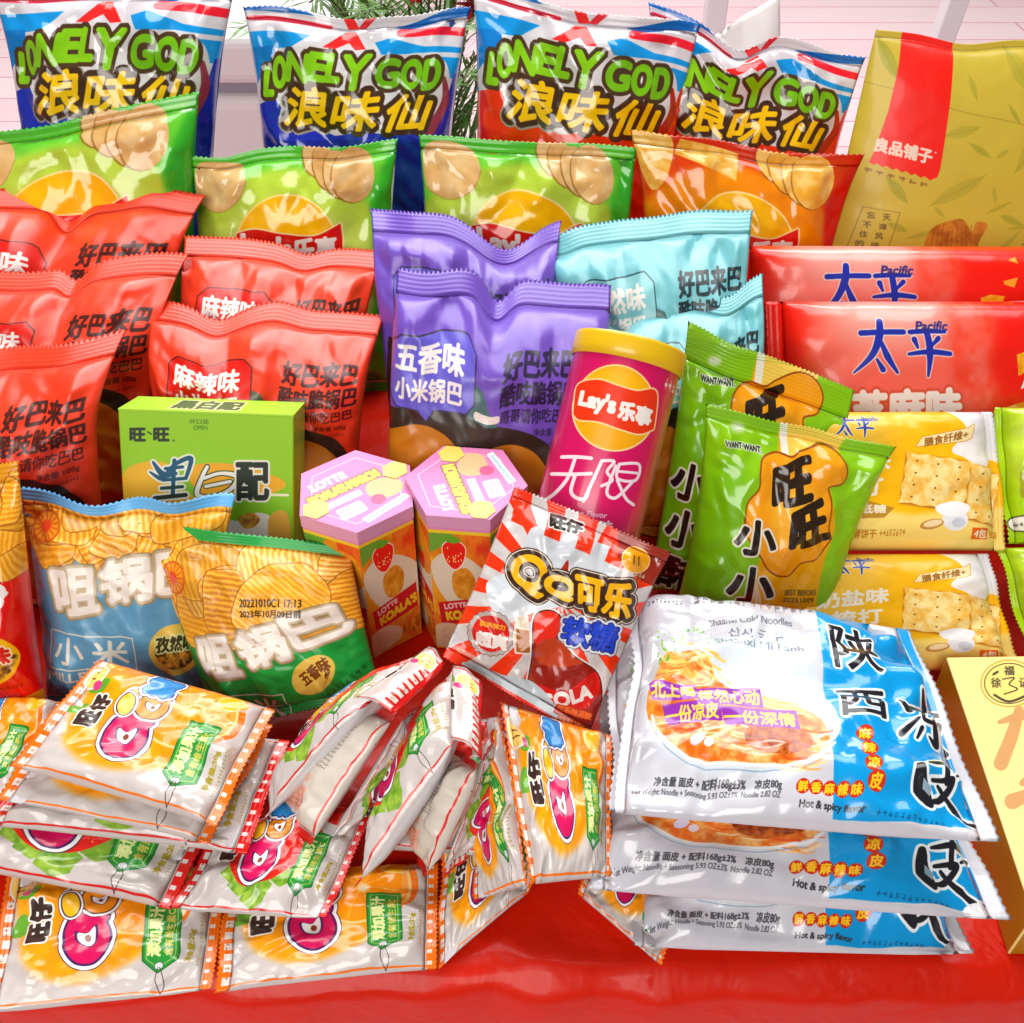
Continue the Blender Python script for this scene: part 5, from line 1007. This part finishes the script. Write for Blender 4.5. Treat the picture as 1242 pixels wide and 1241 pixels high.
# pink crisp can, leaning
def can():
    art = art_can(); m = film(art, rough=.28, coat=.4, crk=.05)[0]; yl = plain('yellow_plastic_lid', 'e8bb10', .3, coat=.2); foil = plain('pink_side', 'b8185a', .3, coat=.4)
    Z = .615; view = lambda p: CAM + ray(p) * Z
    top, bot = view((761, 437)), view((708, 652)); depth_dir = nrm(ray((735, 540))); ax = nrm(top - bot)
    rad = .5 * 134 / F * Z * np.linalg.norm(ray((761, 437))) * .985; bot = bot - ax * .035
    L = np.linalg.norm(top - bot); side = nrm(np.cross(ax, -depth_dir)); side = side if side[0] > 0 else -side; fr = nrm(np.cross(side, ax)); fr = fr if np.dot(fr, -depth_dir) > 0 else -fr
    base = bot.copy(); root = empty('crisp_can', base); tag(root, 'leaning bright pink crisp can with a yellow plastic lid', 'can')
    def lathe(name, prof, mats, parent, uv=False, k=72):
        V, Fc, UV, mi = [], [], [], []
        for r, h in prof:
            for i in range(k): a = 2 * math.pi * i / k; V.append(bot + ax * h + r * (math.sin(a) * side + math.cos(a) * fr))
        for j in range(len(prof) - 1):
            for i in range(k):
                q = [(j, i), (j, i + 1), (j + 1, i + 1), (j + 1, i)]; Fc.append([a * k + b_ % k for a, b_ in q]); front = min(math.cos(2 * math.pi * (i + .5) / k), 1) > 0
                UV += [(.5 + .5 * math.sin(2 * math.pi * b_ / k), (prof[a][1] - .035) / (L - .035)) for a, b_ in q]; mi.append(0 if front or len(mats) == 1 else 1)
        return meshobj(name, V, Fc, UV, mats, mi, parent, loc=base)
    lathe('can_body', [(.001, 0), (rad * .96, .0), (rad * .975, .001), (rad * .975, L * .5), (rad * .975, L)], [m, foil], root)
    lathe('lid', [(rad * .99, L - .004), (rad * 1.02, L - .0035), (rad * 1.03, L + .001), (rad * 1.03, L + .0075), (rad * 1.015, L + .0095), (rad * .95, L + .010), (rad * .93, L + .0075), (.001, L + .0075)], [yl], root)
can()

# green crunch bags
G7 = 'green bags of small crunchy snacks'
pack('crunch_snack_bag', 'rear green crunch bag with a striped crimped top edge', 'snack bag', G7, stand([(834, 388), (1037, 474), (990, 735), (785, 712)], 22, yaw=-4), FM['crunch2'], T=.020, seal=(.13, .06), waist=.05, seed=71, crum=1.6, back=bcol['lime'])
pack('crunch_snack_bag', 'front green crunch bag overlapping the yellow cracker pack', 'snack bag', G7, stand([(856, 490), (1085, 540), (992, 800), (806, 782)], 24), FM['crunch'], T=.022, seal=(.05, .06), waist=.1, seed=72, crum=1.8, back=bcol['lime'])

# noodle packs in a stack
G8 = 'white and blue noodle packs in one stack'
def noodle(q, z, label, seed, T=.017, **k):
    brick('noodle_pack', label, G8, lay(q, z), 'noodle', 'white', T, seed, cat='noodle pack', boxy=k.pop('boxy', 4.5), power=.6, crum=2.2, pleat=2.0, seal=(.03, .05), seal_name='side_seal', backT=k.pop('backT', .8), **k)
noodle([(752, 905), (1096, 930), (1180, 1160), (768, 1150)], .020, 'bottom noodle pack of the stack, lying on the red cloth', 81)
noodle([(735, 840), (1105, 860), (1226, 1118), (722, 1080)], .050, 'noodle pack second from the bottom, with a long white right seal', 82)
noodle([(738, 765), (1060, 790), (1120, 990), (735, 985)], .074, 'noodle pack shoved left just under the topmost noodle pack', 83, T=.010)
noodle([(766, 724), (1104, 762), (1212, 1024), (748, 988)], .102, 'topmost noodle pack with the whole bowl picture and black brush lettering showing', 84)

# gift box at the right edge
def gift():
    h = .042; a = atz((1148, 797), h); bfl = atz((1222, 1158), .002); c = np.array([bfl[0], bfl[1], h]); d = c - a; right = np.array([1, .02, 0]); w = .17
    f = [a, a + right * w, c + right * w, c]
    top = card(art_gold([proj(p) for p in f]), .35, .2); s = plain('gold_card_side', 'a8780f', .35, coat=.2)
    quadbox('gift_box', 'flat gold gift carton with a round seal, at the right edge', 'gift box', None, f, h - .002, (top, s, s), False)
gift()

# gummy sachets
GO = 'orange gummy sachets'; GS = 'strawberry gummy sachets'
def gummy(mk, q, z, label, seed, T=.006, back='white', **k):
    fm = FM[k.pop('fm', mk)]
    return pack('gummy_sachet', label, 'gummy sachet', GO if mk == 'orange' else GS, lay(q, z), fm, T=T, seal=(.062, .055), waist=.01, seed=seed, crum=k.pop('crum', 1.4), back=k.pop('bm', bcol['white']), boxy=3.2, n=(48, 56), wave=.0015, pleat=.6, **k)
gummy('orange', [(-24, 1232), (12, 1046), (276, 1052), (258, 1202)], .010, 'orange gummy sachet in the bottom left corner on the red cloth', 91, T=.008)
gummy('orange', [(258, 1204), (276, 1056), (532, 1046), (530, 1174)], .010, 'orange gummy sachet lying on the cloth in the middle of the bottom row', 92, T=.008)
gummy('orange', [(530, 1176), (536, 1010), (690, 960), (640, 1082)], [.006, .012, .03, .02], 'orange gummy sachet sloping up at the right end of the bottom row', 93)
gummy('straw', [(-80, 1046), (-10, 900), (292, 950), (206, 1102)], .027, 'strawberry gummy sachet at the left edge, above the bottom row', 94, T=.008)
gummy('straw', [(206, 1104), (286, 955), (452, 985), (396, 1116)], .028, 'strawberry gummy sachet lying under the folded sachets', 95, T=.008)
gummy('orange', [(-110, 962), (-50, 838), (78, 852), (18, 972)], .036, 'orange gummy sachet cut by the left edge beside the small stack', 96)
gummy('straw', [(-20, 1000), (70, 880), (352, 896), (300, 1036)], .042, 'strawberry gummy sachet at the bottom of the small stack on the left', 97, T=.007)
gummy('orange', [(-8, 968), (100, 838), (332, 882), (252, 1022)], .053, 'orange gummy sachet second from the top of the small stack', 98, T=.006)
gummy('orange', [(10, 928), (120, 799), (334, 860), (262, 1002)], .066, 'topmost orange gummy sachet of the stack with a fully visible face', 99, T=.008)
# folded chain of strawberry sachets
gummy('straw', [(452, 1030), (478, 890), (612, 868), (604, 1040)], [.02, .03, .045, .03], 'strawberry gummy sachet lying beneath the folded sachets, mostly hidden', 100, T=.008)
gummy('straw', [(392, 1032), (455, 1004), (546, 842), (494, 864)], [.03, .02, .05, .076], 'strawberry gummy sachet wedged between the two folded pairs', 112, T=.007)
gummy('straw', [(536, 1064), (594, 1012), (606, 872), (588, 916)], [.03, .02, .05, .07], 'strawberry gummy sachet squeezed between the right fold and the orange tent', 113, T=.006)
fa = gummy('straw', [(310, 1004), (388, 872), (528, 790), (442, 852)], [.034, .036, .086, .092], 'leftmost folded strawberry sachet beside the green millet bag', 101, T=.013, crum=.8)
gummy('straw', [(374, 1024), (330, 985), (428, 842), (478, 866)], [.044, .012, .05, .09], 'folded strawberry sachet showing its beige printed back, left one', 102, T=.012, crum=.8, fm='back', bm=FM['straw'][0])
fb = gummy('straw', [(432, 1080), (478, 960), (556, 800), (556, 898)], [.034, .03, .088, .095], 'folded strawberry sachet in the middle with a bright white panel', 103, T=.013, crum=.8)
gummy('straw', [(520, 1064), (490, 1020), (540, 900), (584, 928)], [.036, .008, .05, .088], 'folded strawberry sachet showing its beige printed back, right one', 104, T=.012, crum=.8, fm='back', bm=FM['straw'][0])
def flap(root, q, z):
    P4 = lay(q, z); n = 16; u, v = np.meshgrid(np.linspace(0, 1, n + 1), np.linspace(0, 1, n + 1)); w = lambda a: a[..., None]
    P = (P4[0] * (1 - w(u)) + P4[1] * w(u)) * (1 - w(v)) + (P4[3] * (1 - w(u)) + P4[2] * w(u)) * w(v); nn = nrm(np.cross(P4[3] - P4[0], P4[1] - P4[0])); nn = nn if nn[2] > 0 else -nn
    P = P + w(.004 * np.sin(math.pi * v) + .0015 * facets(u, v, 4, 3)) * nn; t = np.full(u.shape, .0008)
    V, Fc, UV, mi = sheet(P, nn, t, t, n, n, np.stack([u, 1 - .16 * v], -1)); meshobj('joined_crimp', V, Fc, UV, [FM['straw'][0]], None, root, loc=np.array(root.location))
flap(fa, [(478, 869), (540, 810), (520, 785), (430, 848)], [.094, .09, .09, .096])
flap(fb, [(584, 924), (584, 832), (548, 808), (546, 898)], [.094, .093, .093, .1])
gummy('orange', [(578, 1092), (575, 960), (606, 862), (644, 1074)], [.02, .03, .06, .055], 'orange gummy sachet folded down on the left of the orange tent', 105, T=.005)
gummy('orange', [(700, 1084), (735, 990), (842, 1060), (802, 1172)], .016, 'orange gummy sachet tucked under the left end of the noodle stack', 106, T=.006)
gummy('orange', [(642, 1074), (607, 852), (742, 892), (740, 1064)], [.058, .074, .07, .05], 'upright orange gummy sachet in front of the cola pack', 107, T=.008)
pack('cola_gummy_pack', 'red and white cola gummy pack leaning in the centre', 'gummy pack', None, stand([(624, 590), (814, 668), (712, 896), (536, 797)], 40, zb=.075), FM['cola'], T=.013, seal=(.05, .06), waist=.03, seed=111, crum=1.6, back=bcol['white'])

bpy.data.objects.remove(_to)
for s in SIZES: print(s)
